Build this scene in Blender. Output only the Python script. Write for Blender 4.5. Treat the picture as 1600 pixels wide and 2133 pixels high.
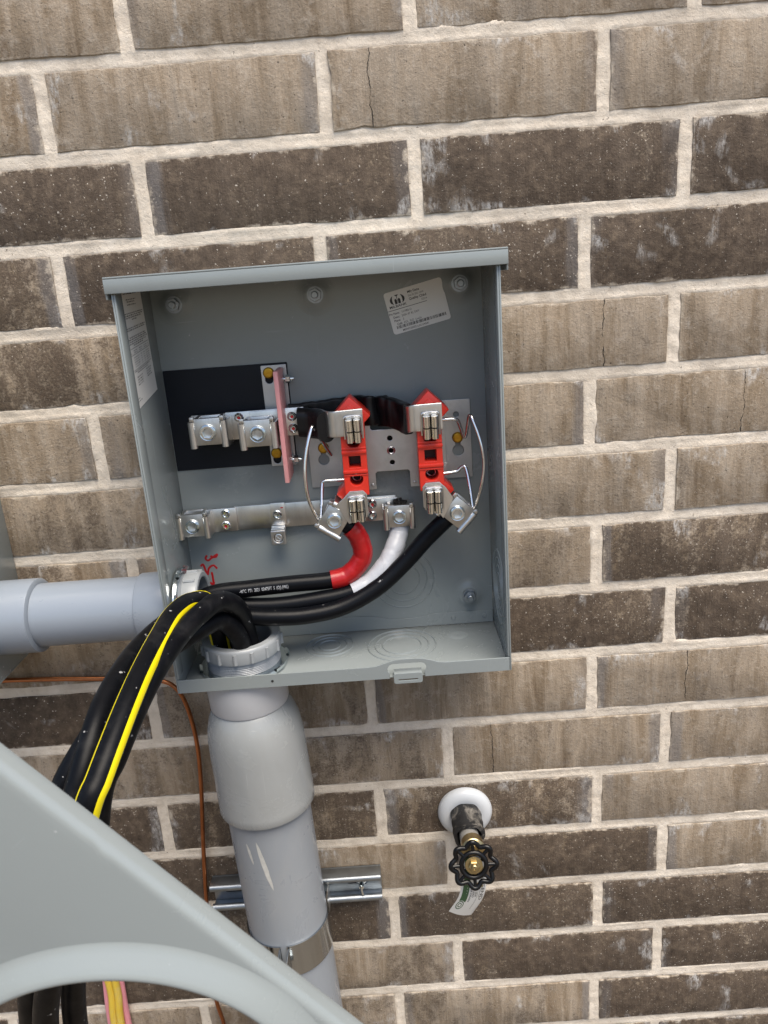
import bpy, bmesh, math, random
import numpy as np
from mathutils import Vector, Matrix, noise

for o in list(bpy.data.objects):
    bpy.data.objects.remove(o)
scene = bpy.context.scene
COL = scene.collection
S = 0.001                       # lengths below are millimetres: (x right, d out of the wall, z up)

# ------------------------------------------------------------------ camera
cam_data = bpy.data.cameras.new('camera')
cam = bpy.data.objects.new('camera', cam_data)
COL.objects.link(cam)
cam.matrix_world = Matrix(((0.997294, 0.072913, 0.009449, 0.044408), (-0.011856, 0.286324, -0.958059, -0.777363), (-0.072560, 0.955354, 0.286414, 0.224595), (0.000000, 0.000000, 0.000000, 1.000000)))
cam_data.sensor_fit = 'HORIZONTAL'
cam_data.sensor_width = 36.0
cam_data.lens = 36.0 * 1600.24 / 1600.0
cam_data.clip_start = 0.02
cam_data.clip_end = 1500.0
cam_data.dof.use_dof = True
cam_data.dof.focus_distance = 0.80
cam_data.dof.aperture_fstop = 36.0 / 1.2
scene.camera = cam

# ------------------------------------------------------------------ sky, sun, exposure
SUN_EL, SUN_ROT = math.radians(66.0), math.radians(150.0)      # bright haze in front of the wall, high up
world = bpy.data.worlds.new('World')
scene.world = world
world.use_nodes = True
nt = world.node_tree
nt.nodes.clear()
sky = nt.nodes.new('ShaderNodeTexSky')
sky.sky_type = 'NISHITA'
sky.sun_disc = False
sky.sun_elevation = SUN_EL
sky.sun_rotation = SUN_ROT
sky.air_density = 1.0
sky.dust_density = 2.2
sky.ozone_density = 1.0
bg = nt.nodes.new('ShaderNodeBackground')
bg.inputs['Strength'].default_value = 0.055
out = nt.nodes.new('ShaderNodeOutputWorld')
nt.links.new(sky.outputs[0], bg.inputs['Color'])
nt.links.new(bg.outputs[0], out.inputs['Surface'])

sun_data = bpy.data.lights.new('sun', 'SUN')
sun_data.energy = 1.5
sun_data.angle = math.radians(45)
sun_data.color = (1.0, 0.91, 0.78)
sun = bpy.data.objects.new('sun', sun_data)
COL.objects.link(sun)
sd = Vector((math.sin(SUN_ROT) * math.cos(SUN_EL), math.cos(SUN_ROT) * math.cos(SUN_EL), math.sin(SUN_EL)))
sun.rotation_euler = sd.to_track_quat('Z', 'Y').to_euler()
sun.location = (0, -3, 4)

scene.view_settings.view_transform = 'Standard'
scene.view_settings.look = 'None'
scene.view_settings.gamma = 1.0
scene.view_settings.use_curve_mapping = False
scene.view_settings.exposure = 1.95
scene.render.engine = 'CYCLES'
scene.cycles.max_bounces = 8
scene.cycles.use_denoising = True

# ------------------------------------------------------------------ helpers
def W(p):
    return Vector((p[0] * S, -p[1] * S, p[2] * S))

WORLD = {}

def thing(name, label, cat, base, group=None):
    o = bpy.data.objects.new(name, None)
    COL.objects.link(o)
    o.empty_display_size = 0.02
    o.location = W(base)
    o['label'] = label
    o['category'] = cat
    if group:
        o['group'] = group
    WORLD[o.name] = Matrix.Translation(W(base))
    return o

def link(name, me, mat, parent=None, M=None, smooth=35):
    """one mesh object; without M the mesh is in world metres and is moved to its parent's origin"""
    if mat is not None and len(me.materials) == 0:
        me.materials.append(mat)
    if smooth and not me.get('smoothed'):
        for p in me.polygons:
            p.use_smooth = True
        me.set_sharp_from_angle(angle=math.radians(smooth))
        me['smoothed'] = 1
    me.name = name
    o = bpy.data.objects.new(name, me)
    COL.objects.link(o)
    PW = WORLD[parent.name] if parent else Matrix.Identity(4)
    if parent:
        o.parent = parent
    if M is None:
        me.transform(PW.inverted())
        WORLD[o.name] = PW.copy()
    else:
        o.matrix_local = PW.inverted() @ M
        WORLD[o.name] = M.copy()
    return o

def tag(o, label, cat, group=None):
    o['label'] = label
    o['category'] = cat
    if group:
        o['group'] = group
    return o

def place(p, rot=0.0, axis='Y'):
    """local frame (x, out of wall = -y, z) put at point p, turned by rot degrees (anticlockwise as seen) about the wall's normal"""
    return Matrix.Translation(W(p)) @ Matrix.Rotation(math.radians(-rot), 4, 'Y')

def smooth_path(pts, n=8):
    P = [Vector(p) for p in pts]
    if len(P) < 3:
        return P
    Q = [P[0] * 2 - P[1]] + P + [P[-1] * 2 - P[-2]]
    out = []
    for i in range(1, len(Q) - 2):
        p0, p1, p2, p3 = Q[i - 1:i + 3]
        for k in range(n):
            t = k / n
            out.append(0.5 * ((2 * p1) + (p2 - p0) * t + (2 * p0 - 5 * p1 + 4 * p2 - p3) * t * t + (3 * p1 - p0 - 3 * p2 + p3) * t ** 3))
    out.append(P[-1])
    return out

class MB:
    """collects shapes given in millimetres (x, d, z) into one mesh"""
    def __init__(self):
        self.bm = bmesh.new()

    def box(self, x0, x1, d0, d1, z0, z1, bev=0.0, M=None):
        t = bmesh.new()
        bmesh.ops.create_cube(t, size=1)
        for v in t.verts:
            v.co = W((x0 + (v.co.x + .5) * (x1 - x0), d0 + (.5 - v.co.y) * (d1 - d0), z0 + (v.co.z + .5) * (z1 - z0)))
        if bev > 0:
            bmesh.ops.bevel(t, geom=list(t.edges), offset=bev * S, segments=2, affect='EDGES', profile=0.5)
        if M is not None:
            bmesh.ops.transform(t, matrix=M, verts=t.verts)
        self._add(t)
        return self

    def _add(self, t):
        bmesh.ops.recalc_face_normals(t, faces=t.faces)
        me = bpy.data.meshes.new('tmp')
        t.to_mesh(me)
        t.free()
        self.bm.from_mesh(me)
        bpy.data.meshes.remove(me)

    def tube(self, pts, r, seg=16, sub=8, caps=True, closed=False, rfun=None, arc=None, ref=None):
        """round bar along pts; arc=(a0, a1) with ref gives only a strip of its surface facing ref"""
        P = [W(p) for p in (smooth_path(pts, sub) if sub > 1 else [Vector(p) for p in pts])]
        n = len(P)
        T = []
        for i in range(n):
            a = P[i - 1] if (i > 0 or closed) else P[0]
            b = P[(i + 1) % n] if (i < n - 1 or closed) else P[-1]
            T.append((b - a).normalized())
        N = T[0].orthogonal().normalized()
        rings = []
        t = bmesh.new()
        for i in range(n):
            if i:
                N = T[i - 1].rotation_difference(T[i]) @ N
            N = (N - T[i] * N.dot(T[i])).normalized()
            B = T[i].cross(N)
            N1, B1 = N, B
            if ref is not None:
                R = ref(i / (n - 1), T[i]) if callable(ref) else Vector(ref)
                N1 = (R - T[i] * R.dot(T[i])).normalized()
                B1 = T[i].cross(N1)
            rr = (r if rfun is None else rfun(i / (n - 1)) * r) * S
            ring = []
            if arc:
                for k in range(seg + 1):
                    a = math.radians(arc[0] + (arc[1] - arc[0]) * k / seg)
                    ring.append(t.verts.new(P[i] + (N1 * math.cos(a) + B1 * math.sin(a)) * rr))
            else:
                for k in range(seg):
                    a = 2 * math.pi * k / seg
                    ring.append(t.verts.new(P[i] + (N1 * math.cos(a) + B1 * math.sin(a)) * rr))
            rings.append(ring)
        m = seg if arc else seg
        for i in range(n if closed else n - 1):
            A, Bq = rings[i], rings[(i + 1) % n]
            for k in range(m):
                k2 = k + 1 if arc else (k + 1) % seg
                t.faces.new((A[k], A[k2], Bq[k2], Bq[k]))
        if caps and not closed and not arc:
            t.faces.new(rings[0])
            t.faces.new(rings[-1])
        self._add(t)
        return self

    def lathe(self, prof, origin, axis=(0, 1, 0), seg=48, a0=0, a1=360, wob=None):
        """profile [(radius, height)] turned about axis (x, d, z) through origin"""
        A = W(axis).normalized()
        N = Vector((1, 0, 0)) if abs(A.x) < .9 else Vector((0, 0, 1))
        N = (N - A * N.dot(A)).normalized()
        B = A.cross(N)
        O = W(origin)
        full = abs(a1 - a0) >= 360
        t = bmesh.new()
        m = seg if full else seg + 1
        rings = []
        for r, h in prof:
            ring = []
            for k in range(m):
                a = math.radians(a0 + (a1 - a0) * k / seg)
                q = 1.0 if wob is None else wob(a)
                ring.append(t.verts.new(O + A * h * S + (N * math.cos(a) + B * math.sin(a)) * max(r, 1e-4) * q * S))
            rings.append(ring)
        for i in range(len(prof) - 1):
            for k in range(seg):
                k2 = (k + 1) % m
                t.faces.new((rings[i][k], rings[i][k2], rings[i + 1][k2], rings[i + 1][k]))
        bmesh.ops.remove_doubles(t, verts=t.verts, dist=1e-7)
        self._add(t)
        return self

    def plate(self, outlines, d0, d1, bev=0.0, M=None):
        """flat sheet with holes: outlines in (x, z), from depth d0 to d1"""
        th = (d1 - d0)
        cu = bpy.data.curves.new('tmp', 'CURVE')
        cu.dimensions = '2D'
        cu.fill_mode = 'BOTH'
        bev = min(bev, th * .49)
        cu.extrude = (th / 2 - bev) * S
        cu.bevel_depth = bev * S
        cu.bevel_resolution = 1
        cu.offset = -bev * S
        for ol in outlines:
            sp = cu.splines.new('POLY')
            sp.points.add(len(ol) - 1)
            for q, (x, y) in zip(sp.points, ol):
                q.co = (x * S, y * S, 0, 1)
            sp.use_cyclic_u = True
        ob = bpy.data.objects.new('tmp', cu)
        me = bpy.data.meshes.new_from_object(ob)
        bpy.data.objects.remove(ob)
        bpy.data.curves.remove(cu)
        me.transform(Matrix.Translation((0, -(d0 + d1) / 2 * S, 0)) @ Matrix.Rotation(math.pi / 2, 4, 'X'))
        if M is not None:
            me.transform(M)
        self.bm.from_mesh(me)
        bpy.data.meshes.remove(me)
        return self

    def text(self, body, size, x, z, d, rot=0.0, align='LEFT', bold=0.0, sx=1.0, th=0.06, M=None):
        cu = bpy.data.curves.new('tmp', 'FONT')
        cu.body = body
        cu.size = size * S
        cu.align_x = align
        cu.resolution_u = 3
        cu.offset = bold * S
        cu.extrude = th * S
        ob = bpy.data.objects.new('tmp', cu)
        me = bpy.data.meshes.new_from_object(ob)
        bpy.data.objects.remove(ob)
        bpy.data.curves.remove(cu)
        me.transform(Matrix.Translation(W((x, d, z))) @ Matrix.Rotation(math.radians(-rot), 4, 'Y') @ Matrix.Rotation(math.pi / 2, 4, 'X') @ Matrix.Diagonal((sx, 1, 1, 1)))
        if M is not None:
            me.transform(M)
        self.bm.from_mesh(me)
        bpy.data.meshes.remove(me)
        return self

    def xform(self, M):
        bmesh.ops.transform(self.bm, matrix=M, verts=self.bm.verts)
        return self

    def mesh(self):
        me = bpy.data.meshes.new('mesh')
        self.bm.to_mesh(me)
        self.bm.free()
        return me

def circ(cx, cz, r, n=32):
    return [(cx + r * math.cos(2 * math.pi * k / n), cz + r * math.sin(2 * math.pi * k / n)) for k in range(n)]

def rrect(x0, x1, z0, z1, r=1.0, n=4):
    pts = []
    for cx, cz, a in ((x1 - r, z1 - r, 0), (x0 + r, z1 - r, 90), (x0 + r, z0 + r, 180), (x1 - r, z0 + r, 270)):
        for k in range(n + 1):
            t = math.radians(a + 90 * k / n)
            pts.append((cx + r * math.cos(t), cz + r * math.sin(t)))
    return pts

def slot(cx, z0, z1, r, n=8):
    pts = []
    for k in range(n + 1):
        t = math.pi * k / n
        pts.append((cx + r * math.cos(t), z1 + r * math.sin(t)))
    for k in range(n + 1):
        t = math.pi + math.pi * k / n
        pts.append((cx + r * math.cos(t), z0 + r * math.sin(t)))
    return pts

# ------------------------------------------------------------------ materials
def new_mat(name):
    m = bpy.data.materials.new(name)
    m.use_nodes = True
    n = m.node_tree
    n.nodes.clear()
    o = n.nodes.new('ShaderNodeOutputMaterial')
    b = n.nodes.new('ShaderNodeBsdfPrincipled')
    n.links.new(b.outputs[0], o.inputs[0])
    return m, n, b

def N(n, t, **kw):
    x = n.nodes.new(t)
    for k, v in kw.items():
        setattr(x, k, v)
    return x

def noise_tex(n, vec, scale, detail=4.0, rough=0.55, dist=0.0):
    t = N(n, 'ShaderNodeTexNoise')
    t.inputs['Scale'].default_value = scale
    t.inputs['Detail'].default_value = detail
    t.inputs['Roughness'].default_value = rough
    t.inputs['Distortion'].default_value = dist
    if vec is not None:
        n.links.new(vec, t.inputs['Vector'])
    return t.outputs['Fac']

def ramp(n, fac, stops):
    r = N(n, 'ShaderNodeValToRGB')
    cr = r.color_ramp
    while len(cr.elements) < len(stops):
        cr.elements.new(0.5)
    for e, (p, c) in zip(cr.elements, stops):
        e.position = p
        e.color = (c, c, c, 1) if isinstance(c, (int, float)) else (*c, 1)
    n.links.new(fac, r.inputs[0])
    return r.outputs[0]

def mixc(n, fac, a, b):
    m = N(n, 'ShaderNodeMix', data_type='RGBA')
    for i, v in ((0, fac), (6, a), (7, b)):
        if hasattr(v, 'is_linked'):
            n.links.new(v, m.inputs[i])
        else:
            m.inputs[i].default_value = v if i == 0 else (*v, 1)
    return m.outputs[2]

def math_n(n, op, a, b=None, clamp=False):
    m = N(n, 'ShaderNodeMath', operation=op)
    m.use_clamp = clamp
    for i, v in ((0, a), (1, b)):
        if v is None:
            continue
        if hasattr(v, 'is_linked'):
            n.links.new(v, m.inputs[i])
        else:
            m.inputs[i].default_value = v
    return m.outputs[0]

def obj_vec(n, scale=(1, 1, 1), which='Object'):
    tc = N(n, 'ShaderNodeTexCoord')
    mp = N(n, 'ShaderNodeMapping')
    mp.inputs['Scale'].default_value = scale
    n.links.new(tc.outputs[which], mp.inputs['Vector'])
    return mp.outputs[0]

def simple(name, col, rough=0.5, metal=0.0, var=0.12, vscale=60.0, stretch=(1, 1, 1), bump=0.0, bscale=400.0, rvar=0.1,
           dirt=None, dirt_amt=0.0, dirt_scale=25.0, coat=0.0, spec=0.5, fleck=None, fleck_scale=900.0, fleck_cut=0.7, scratch=0.0, smudge=0.0):
    m, n, b = new_mat(name)
    v = obj_vec(n, stretch)
    f = noise_tex(n, v, vscale, 5, .6)
    lo = tuple(c * (1 - var) for c in col)
    hi = tuple(min(1, c * (1 + var)) for c in col)
    c = mixc(n, f, lo, hi)
    if dirt is not None:
        f2 = ramp(n, noise_tex(n, v, dirt_scale, 8, .7, .6), [(.5, 0.0), (.78, 1.0)])
        c = mixc(n, math_n(n, 'MULTIPLY', f2, dirt_amt), c, dirt)
    if fleck is not None:
        f3 = ramp(n, noise_tex(n, v, fleck_scale, 2, .5), [(fleck_cut, 0.0), (fleck_cut + .04, 1.0)])
        c = mixc(n, f3, c, fleck)
    if scratch:
        # fine handling scratches in two directions, only here and there
        for sc_, th in (((500, 500, 9), .70), ((12, 380, 420), .72)):
            vs = obj_vec(n, sc_)
            ln = ramp(n, noise_tex(n, vs, 1.0, 2, .5, .3), [(th, 0.0), (th + .03, 1.0)])
            gate = ramp(n, noise_tex(n, v, 11, 3, .6), [(.52, 0.0), (.66, 1.0)])
            c = mixc(n, math_n(n, 'MULTIPLY', math_n(n, 'MULTIPLY', ln, gate), scratch), c, tuple(min(1, q * 1.55 + .03) for q in col))
    n.links.new(c, b.inputs['Base Color'])
    b.inputs['Metallic'].default_value = metal
    b.inputs['Specular IOR Level'].default_value = spec
    f4 = noise_tex(n, v, vscale * 1.7, 6, .65)
    rr = N(n, 'ShaderNodeMapRange')
    rr.inputs['To Min'].default_value = max(.03, rough - rvar)
    rr.inputs['To Max'].default_value = min(1, rough + rvar)
    if smudge:
        sm = ramp(n, noise_tex(n, obj_vec(n, (1, 1, 1)), 16, 6, .7, 1.2), [(.45, 0.0), (.68, 1.0)])
        f4 = math_n(n, 'ADD', f4, math_n(n, 'MULTIPLY', sm, smudge))
    n.links.new(f4, rr.inputs['Value'])
    n.links.new(rr.outputs[0], b.inputs['Roughness'])
    if coat:
        b.inputs['Coat Weight'].default_value = coat
        b.inputs['Coat Roughness'].default_value = .2
    if bump:
        bp = N(n, 'ShaderNodeBump')
        bp.inputs['Strength'].default_value = bump
        bp.inputs['Distance'].default_value = .001
        n.links.new(noise_tex(n, v, bscale, 4, .6), bp.inputs['Height'])
        n.links.new(bp.outputs[0], b.inputs['Normal'])
    return m

M_PAINT = simple('grey_enamel', (.224, .250, .252), .22, 0, .05, 9, bump=.035, bscale=900, rvar=.07, dirt=(.188, .208, .208), dirt_amt=.5, dirt_scale=7, fleck=(.36, .38, .38), fleck_scale=190, fleck_cut=.775, scratch=.5, smudge=.5)
M_ALU = simple('tinned_aluminium', (.68, .67, .65), .32, 1.0, .14, 90, (1, 1, .15), bump=.12, bscale=700, rvar=.1, dirt=(.32, .31, .29), dirt_amt=.6)
M_ALU_D = simple('extruded_aluminium', (.58, .57, .55), .36, 1.0, .2, 130, (1, 1, .1), bump=.15, bscale=900, rvar=.1, dirt=(.24, .23, .21), dirt_amt=.6)
M_FINGER = simple('bright_tinned_finger', (.86, .84, .79), .18, 1.0, .08, 120, (1, 1, .2), bump=.05, bscale=700, rvar=.06)
M_ZINC = simple('bright_zinc', (.74, .80, .83), .16, 1.0, .1, 200, bump=.05, bscale=800, rvar=.08)
M_WIRE = simple('zinc_wire', (.78, .78, .78), .20, 1.0, .1, 120, rvar=.08)
M_GALV = simple('galvanised_steel', (.33, .36, .39), .42, 1.0, .25, 40, bump=.06, bscale=300, rvar=.12, dirt=(.20, .21, .22), dirt_amt=.6)
M_PLATE = simple('mill_galvanised_sheet', (.50, .51, .53), .38, 1.0, .1, 60, bump=.05, bscale=800, rvar=.1, dirt=(.22, .22, .22), dirt_amt=.4)
M_BRASS = simple('brass', (.40, .31, .16), .32, 1.0, .18, 120, bump=.08, bscale=600)
M_YBRASS = simple('dichromate_yellow_screw', (.55, .30, .03), .38, .85, .2, 150)
M_BLACK = simple('black_cable_jacket', (.003, .0035, .005), .36, 0, .25, 60, bump=.05, bscale=350, rvar=.1, spec=.14,
                 fleck=(.42, .42, .42), fleck_scale=110, fleck_cut=.735)
M_BLACK2 = simple('black_scuffed_cable', (.0028, .0032, .0045), .42, 0, .3, 50, bump=.08, bscale=260, rvar=.12, spec=.13,
                 dirt=(.020, .020, .021), dirt_amt=.8, dirt_scale=34, fleck=(.32, .32, .32), fleck_scale=150, fleck_cut=.715)
M_CLAMP = simple('polished_strap', (.42, .45, .48), .16, 1.0, .08, 60, (1, 1, .2), bump=.03, bscale=300, rvar=.06)
M_SLEEVE = simple('black_heat_shrink', (.005, .005, .006), .36, 0, .2, 60, bump=.08, bscale=200, spec=.28)
M_SHEET = simple('black_fibre_sheet', (.007, .009, .014), .48, 0, .2, 40, bump=.04, bscale=600, spec=.22)
M_RED = simple('red_moulded_plastic', (.58, .028, .014), .32, 0, .06, 60, bump=.03, bscale=500)
M_REDTAPE = simple('red_tape', (.36, .006, .008), .34, 0, .14, 70, bump=.4, bscale=110, dirt=(.12, .01, .01), dirt_amt=.6, dirt_scale=60)
M_WHITETAPE = simple('white_tape', (.44, .455, .485), .36, 0, .06, 70, bump=.5, bscale=100, dirt=(.20, .20, .22), dirt_amt=.6, dirt_scale=60)
M_PINK = simple('pink_fibreglass_board', (.62, .27, .27), .45, 0, .22, 160, (1, 1, .25), bump=.15, bscale=500, dirt=(.75, .50, .48), dirt_amt=.6, dirt_scale=90)
M_PVC = simple('grey_pvc', (.235, .256, .282), .28, 0, .05, 30, (1, 1, .3), bump=.03, bscale=300, rvar=.12, dirt=(.29, .295, .30), dirt_amt=.5, dirt_scale=12, scratch=.7, smudge=.8)
M_PVC_L = simple('pale_grey_pvc', (.42, .43, .45), .34, 0, .04, 30, (1, 1, .3), bump=.03, bscale=300, dirt=(.36, .37, .38), dirt_amt=.3)
M_PVC_B = simple('formed_grey_pvc', (.272, .286, .290), .21, 0, .05, 22, (1, 1, .5), bump=.03, bscale=120, rvar=.09, dirt=(.205, .205, .19), dirt_amt=.35, dirt_scale=9, scratch=.4, smudge=.7)
M_PVC_BLUE = simple('bluish_grey_pvc', (.212, .243, .285), .30, 0, .05, 30, (.3, 1, 1), bump=.02, bscale=300, dirt=(.19, .22, .26), dirt_amt=.4)
M_BUSH = simple('grey_plastic_bushing', (.27, .287, .30), .34, 0, .04, 60, bump=.02, bscale=500)
M_PAPER = simple('white_paper_label', (.68, .68, .66), .42, 0, .03, 60)
M_INK = simple('black_print', (.018, .018, .02), .5)
M_GREYINK = simple('pale_cable_print', (.42, .43, .45), .5)
M_MARKER = simple('red_marker_ink', (.40, .008, .012), .45)
M_GREEN = simple('green_print', (.035, .10, .04), .5)
M_YELLOW = simple('yellow_stripe', (.74, .62, .003), .40, 0, .08, 80, dirt=(.45, .36, .02), dirt_amt=.25, dirt_scale=60)
M_YJACKET = simple('yellow_jacket', (.66, .46, .05), .45, 0, .12, 40, dirt=(.55, .48, .28), dirt_amt=.7, dirt_scale=30)
M_PINKJACKET = simple('pink_jacket', (.66, .26, .30), .45, 0, .1, 40)
M_COPPER = simple('weathered_copper', (.40, .155, .066), .38, 1.0, .35, 60, rvar=.15, dirt=(.16, .06, .03), dirt_amt=.7, dirt_scale=40)
M_FLANGE = simple('white_plastic_escutcheon', (.50, .52, .54), .38, 0, .03, 40, bump=.03, bscale=200)
M_FOAM = simple('black_foam_tape', (.008, .008, .009), .55, 0, .3, 60, bump=.5, bscale=160, dirt=(.50, .46, .40), dirt_amt=.8, dirt_scale=48)
M_PIPE = simple('grey_primed_metal', (.34, .33, .31), .5, .4, .15, 120, bump=.2, bscale=260, dirt=(.24, .2, .16), dirt_amt=.6)
M_IRON = simple('black_enamelled_iron', (.003, .003, .0035), .30, 0, .2, 60, bump=.06, bscale=260, spec=.3)
M_SHADE = simple('opening_shade_black', (.01, .01, .01), .8)  # near-black colour standing in for shade in openings
M_RED_SHADE = simple('recess_shade_red', (.035, .003, .003), .5)  # red plastic darkened in colour to imitate shade in the wells
M_STRAND = simple('jointing_compound', (.008, .008, .008), .6, 0, .3, 300, bump=.6, bscale=500)

# ------------------------------------------------------------------ ground
def ground_mat():
    m, n, b = new_mat('bare_soil')
    v = obj_vec(n)
    c = ramp(n, noise_tex(n, v, 6, 10, .7), [(.3, (.11, .085, .06)), (.7, (.20, .165, .12))])
    n.links.new(c, b.inputs['Base Color'])
    b.inputs['Roughness'].default_value = .95
    bp = N(n, 'ShaderNodeBump')
    bp.inputs['Strength'].default_value = .6
    bp.inputs['Distance'].default_value = .01
    n.links.new(noise_tex(n, v, 60, 8, .7), bp.inputs['Height'])
    n.links.new(bp.outputs[0], b.inputs['Normal'])
    return m

GROUND_Z = -1290.0
me = bpy.data.meshes.new('ground')
me.from_pydata([W((-400000, 400000, GROUND_Z)), W((400000, 400000, GROUND_Z)), W((400000, -400000, GROUND_Z)), W((-400000, -400000, GROUND_Z))], [], [(0, 1, 2, 3)])
g = link('ground', me, ground_mat(), smooth=0)
g['kind'] = 'structure'

# ------------------------------------------------------------------ brick wall
def brick_mat():
    m, n, b = new_mat('fired_brick')
    tc = N(n, 'ShaderNodeTexCoord')
    oi = N(n, 'ShaderNodeObjectInfo')
    sep = N(n, 'ShaderNodeSeparateColor')
    n.links.new(oi.outputs['Color'], sep.inputs[0])
    dark, mott, crack = sep.outputs[0], sep.outputs[1], sep.outputs[2]
    rnd = oi.outputs['Random']
    off = N(n, 'ShaderNodeCombineXYZ')
    n.links.new(math_n(n, 'MULTIPLY', rnd, 41.7), off.inputs[0])
    n.links.new(math_n(n, 'MULTIPLY', rnd, 13.3), off.inputs[1])
    n.links.new(math_n(n, 'MULTIPLY', rnd, 71.9), off.inputs[2])
    add = N(n, 'ShaderNodeVectorMath', operation='ADD')
    n.links.new(tc.outputs['Object'], add.inputs[0])
    n.links.new(off.outputs[0], add.inputs[1])
    P = add.outputs[0]

    def scaled(s):
        mp = N(n, 'ShaderNodeMapping')
        mp.inputs['Scale'].default_value = s
        n.links.new(P, mp.inputs['Vector'])
        return mp.outputs[0]
    streak = noise_tex(n, scaled((1, 1, .13)), 52, 7, .66, .5)
    streak2 = noise_tex(n, scaled((1, 1, .05)), 330, 4, .65, .3)
    broad = noise_tex(n, scaled((1, 1, .45)), 20, 4, .6, .8)
    mid = noise_tex(n, P, 95, 6, .7)
    fine = noise_tex(n, P, 430, 4, .75)
    # light taupe brick
    light = ramp(n, streak, [(.28, (.142, .100, .063)), (.41, (.208, .158, .107)), (.50, (.265, .210, .152)), (.60, (.320, .262, .199)), (.72, (.243, .206, .164))])
    light = mixc(n, ramp(n, broad, [(.44, 0.0), (.64, .5)]), light, (.185, .155, .122))
    light = mixc(n, ramp(n, mid, [(.52, 0.0), (.70, .65)]), light, (.385, .335, .275))
    light = mixc(n, ramp(n, fine, [(.60, 0.0), (.68, .6)]), light, (.105, .078, .056))
    # dark umber brick
    dk = ramp(n, mid, [(.30, (.042, .029, .020)), (.50, (.080, .058, .041)), (.70, (.145, .109, .077))])
    dk = mixc(n, ramp(n, streak, [(.50, 0.0), (.72, .45)]), dk, (.140, .108, .082))
    dk = mixc(n, ramp(n, fine, [(.60, 0.0), (.70, .5)]), dk, (.150, .115, .088))
    dk = mixc(n, ramp(n, fine, [(.28, .6), (.36, 0.0)]), dk, (.020, .015, .012))
    # how dark this brick is, uneven over its face
    sel = math_n(n, 'ADD', dark, math_n(n, 'MULTIPLY', math_n(n, 'SUBTRACT', broad, .5), 1.3))
    sel = math_n(n, 'ADD', sel, math_n(n, 'MULTIPLY', math_n(n, 'SUBTRACT', mid, .5), 1.4))
    sel = math_n(n, 'ADD', sel, math_n(n, 'MULTIPLY', math_n(n, 'SUBTRACT', fine, .5), 1.0))
    c = mixc(n, ramp(n, sel, [(.42, 0.0), (.76, 1.0)]), light, dk)
    # paler, bluish grey ends where the brick was stacked in the kiln
    sx = N(n, 'ShaderNodeSeparateXYZ')
    n.links.new(tc.outputs['Object'], sx.inputs[0])
    ax = math_n(n, 'ABSOLUTE', sx.outputs[0])
    axw = math_n(n, 'ADD', ax, math_n(n, 'MULTIPLY', math_n(n, 'SUBTRACT', streak, .5), .03))
    endm = N(n, 'ShaderNodeMapRange', interpolation_type='SMOOTHSTEP')
    endm.inputs['From Min'].default_value = .105
    endm.inputs['From Max'].default_value = .113
    n.links.new(axw, endm.inputs['Value'])
    endv = ramp(n, noise_tex(n, scaled((.5, .5, .15)), 30, 2, .5), [(.42, 0.0), (.60, .55)])
    c = mixc(n, math_n(n, 'MULTIPLY', endm.outputs[0], endv), c, (.155, .148, .148))
    # white salt bloom: near edges and in a few patches
    az = math_n(n, 'ABSOLUTE', sx.outputs[2])
    edge = N(n, 'ShaderNodeMapRange')
    edge.inputs['From Min'].default_value = .018
    edge.inputs['From Max'].default_value = .033
    n.links.new(az, edge.inputs['Value'])
    patch = noise_tex(n, scaled((1, 1, .8)), 26, 3, .5, .6)
    pm = math_n(n, 'ADD', patch, math_n(n, 'MULTIPLY', edge.outputs[0], .075))
    pm = math_n(n, 'ADD', pm, math_n(n, 'MULTIPLY', endm.outputs[0], .07))
    pm = ramp(n, pm, [(.635, 0.0), (.74, 1.0)])
    pf = ramp(n, noise_tex(n, scaled((1, 1, .4)), 240, 6, .75), [(.42, 0.0), (.62, .75)])
    c = mixc(n, math_n(n, 'MULTIPLY', pm, pf), c, (.50, .49, .475))
    # mortar haze wiped over the arrises
    ez = N(n, 'ShaderNodeMapRange')
    ez.inputs['From Min'].default_value = .0265
    ez.inputs['From Max'].default_value = .0325
    n.links.new(az, ez.inputs['Value'])
    exx = N(n, 'ShaderNodeMapRange')
    exx.inputs['From Min'].default_value = .1135
    exx.inputs['From Max'].default_value = .1205
    n.links.new(ax, exx.inputs['Value'])
    hz = math_n(n, 'MAXIMUM', ez.outputs[0], exx.outputs[0])
    hz = math_n(n, 'ADD', math_n(n, 'MULTIPLY', hz, .25), noise_tex(n, P, 60, 6, .7))
    hz = ramp(n, hz, [(.70, 0.0), (.84, .75)])
    c = mixc(n, hz, c, (.46, .40, .325))
    # scattered pale grains and dark pores
    vor = N(n, 'ShaderNodeTexVoronoi')
    vor.inputs['Scale'].default_value = 600
    wob = N(n, 'ShaderNodeVectorMath', operation='MULTIPLY_ADD')
    nz = N(n, 'ShaderNodeTexNoise')
    nz.inputs['Scale'].default_value = 700
    n.links.new(P, nz.inputs['Vector'])
    n.links.new(nz.outputs['Color'], wob.inputs[0])
    wob.inputs[1].default_value = (.0035, .0035, .0035)
    n.links.new(P, wob.inputs[2])
    n.links.new(wob.outputs[0], vor.inputs['Vector'])
    sepc = N(n, 'ShaderNodeSeparateColor')
    n.links.new(vor.outputs['Color'], sepc.inputs[0])
    dot = math_n(n, 'LESS_THAN', vor.outputs['Distance'], math_n(n, 'MULTIPLY', math_n(n, 'POWER', sepc.outputs[1], 2.0), .42))
    pale = math_n(n, 'MULTIPLY', dot, math_n(n, 'GREATER_THAN', math_n(n, 'ADD', sepc.outputs[0], math_n(n, 'MULTIPLY', math_n(n, 'SUBTRACT', mid, .5), .6)), .80))
    pale = math_n(n, 'MULTIPLY', pale, math_n(n, 'ADD', math_n(n, 'MULTIPLY', dark, .7), .12))
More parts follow.
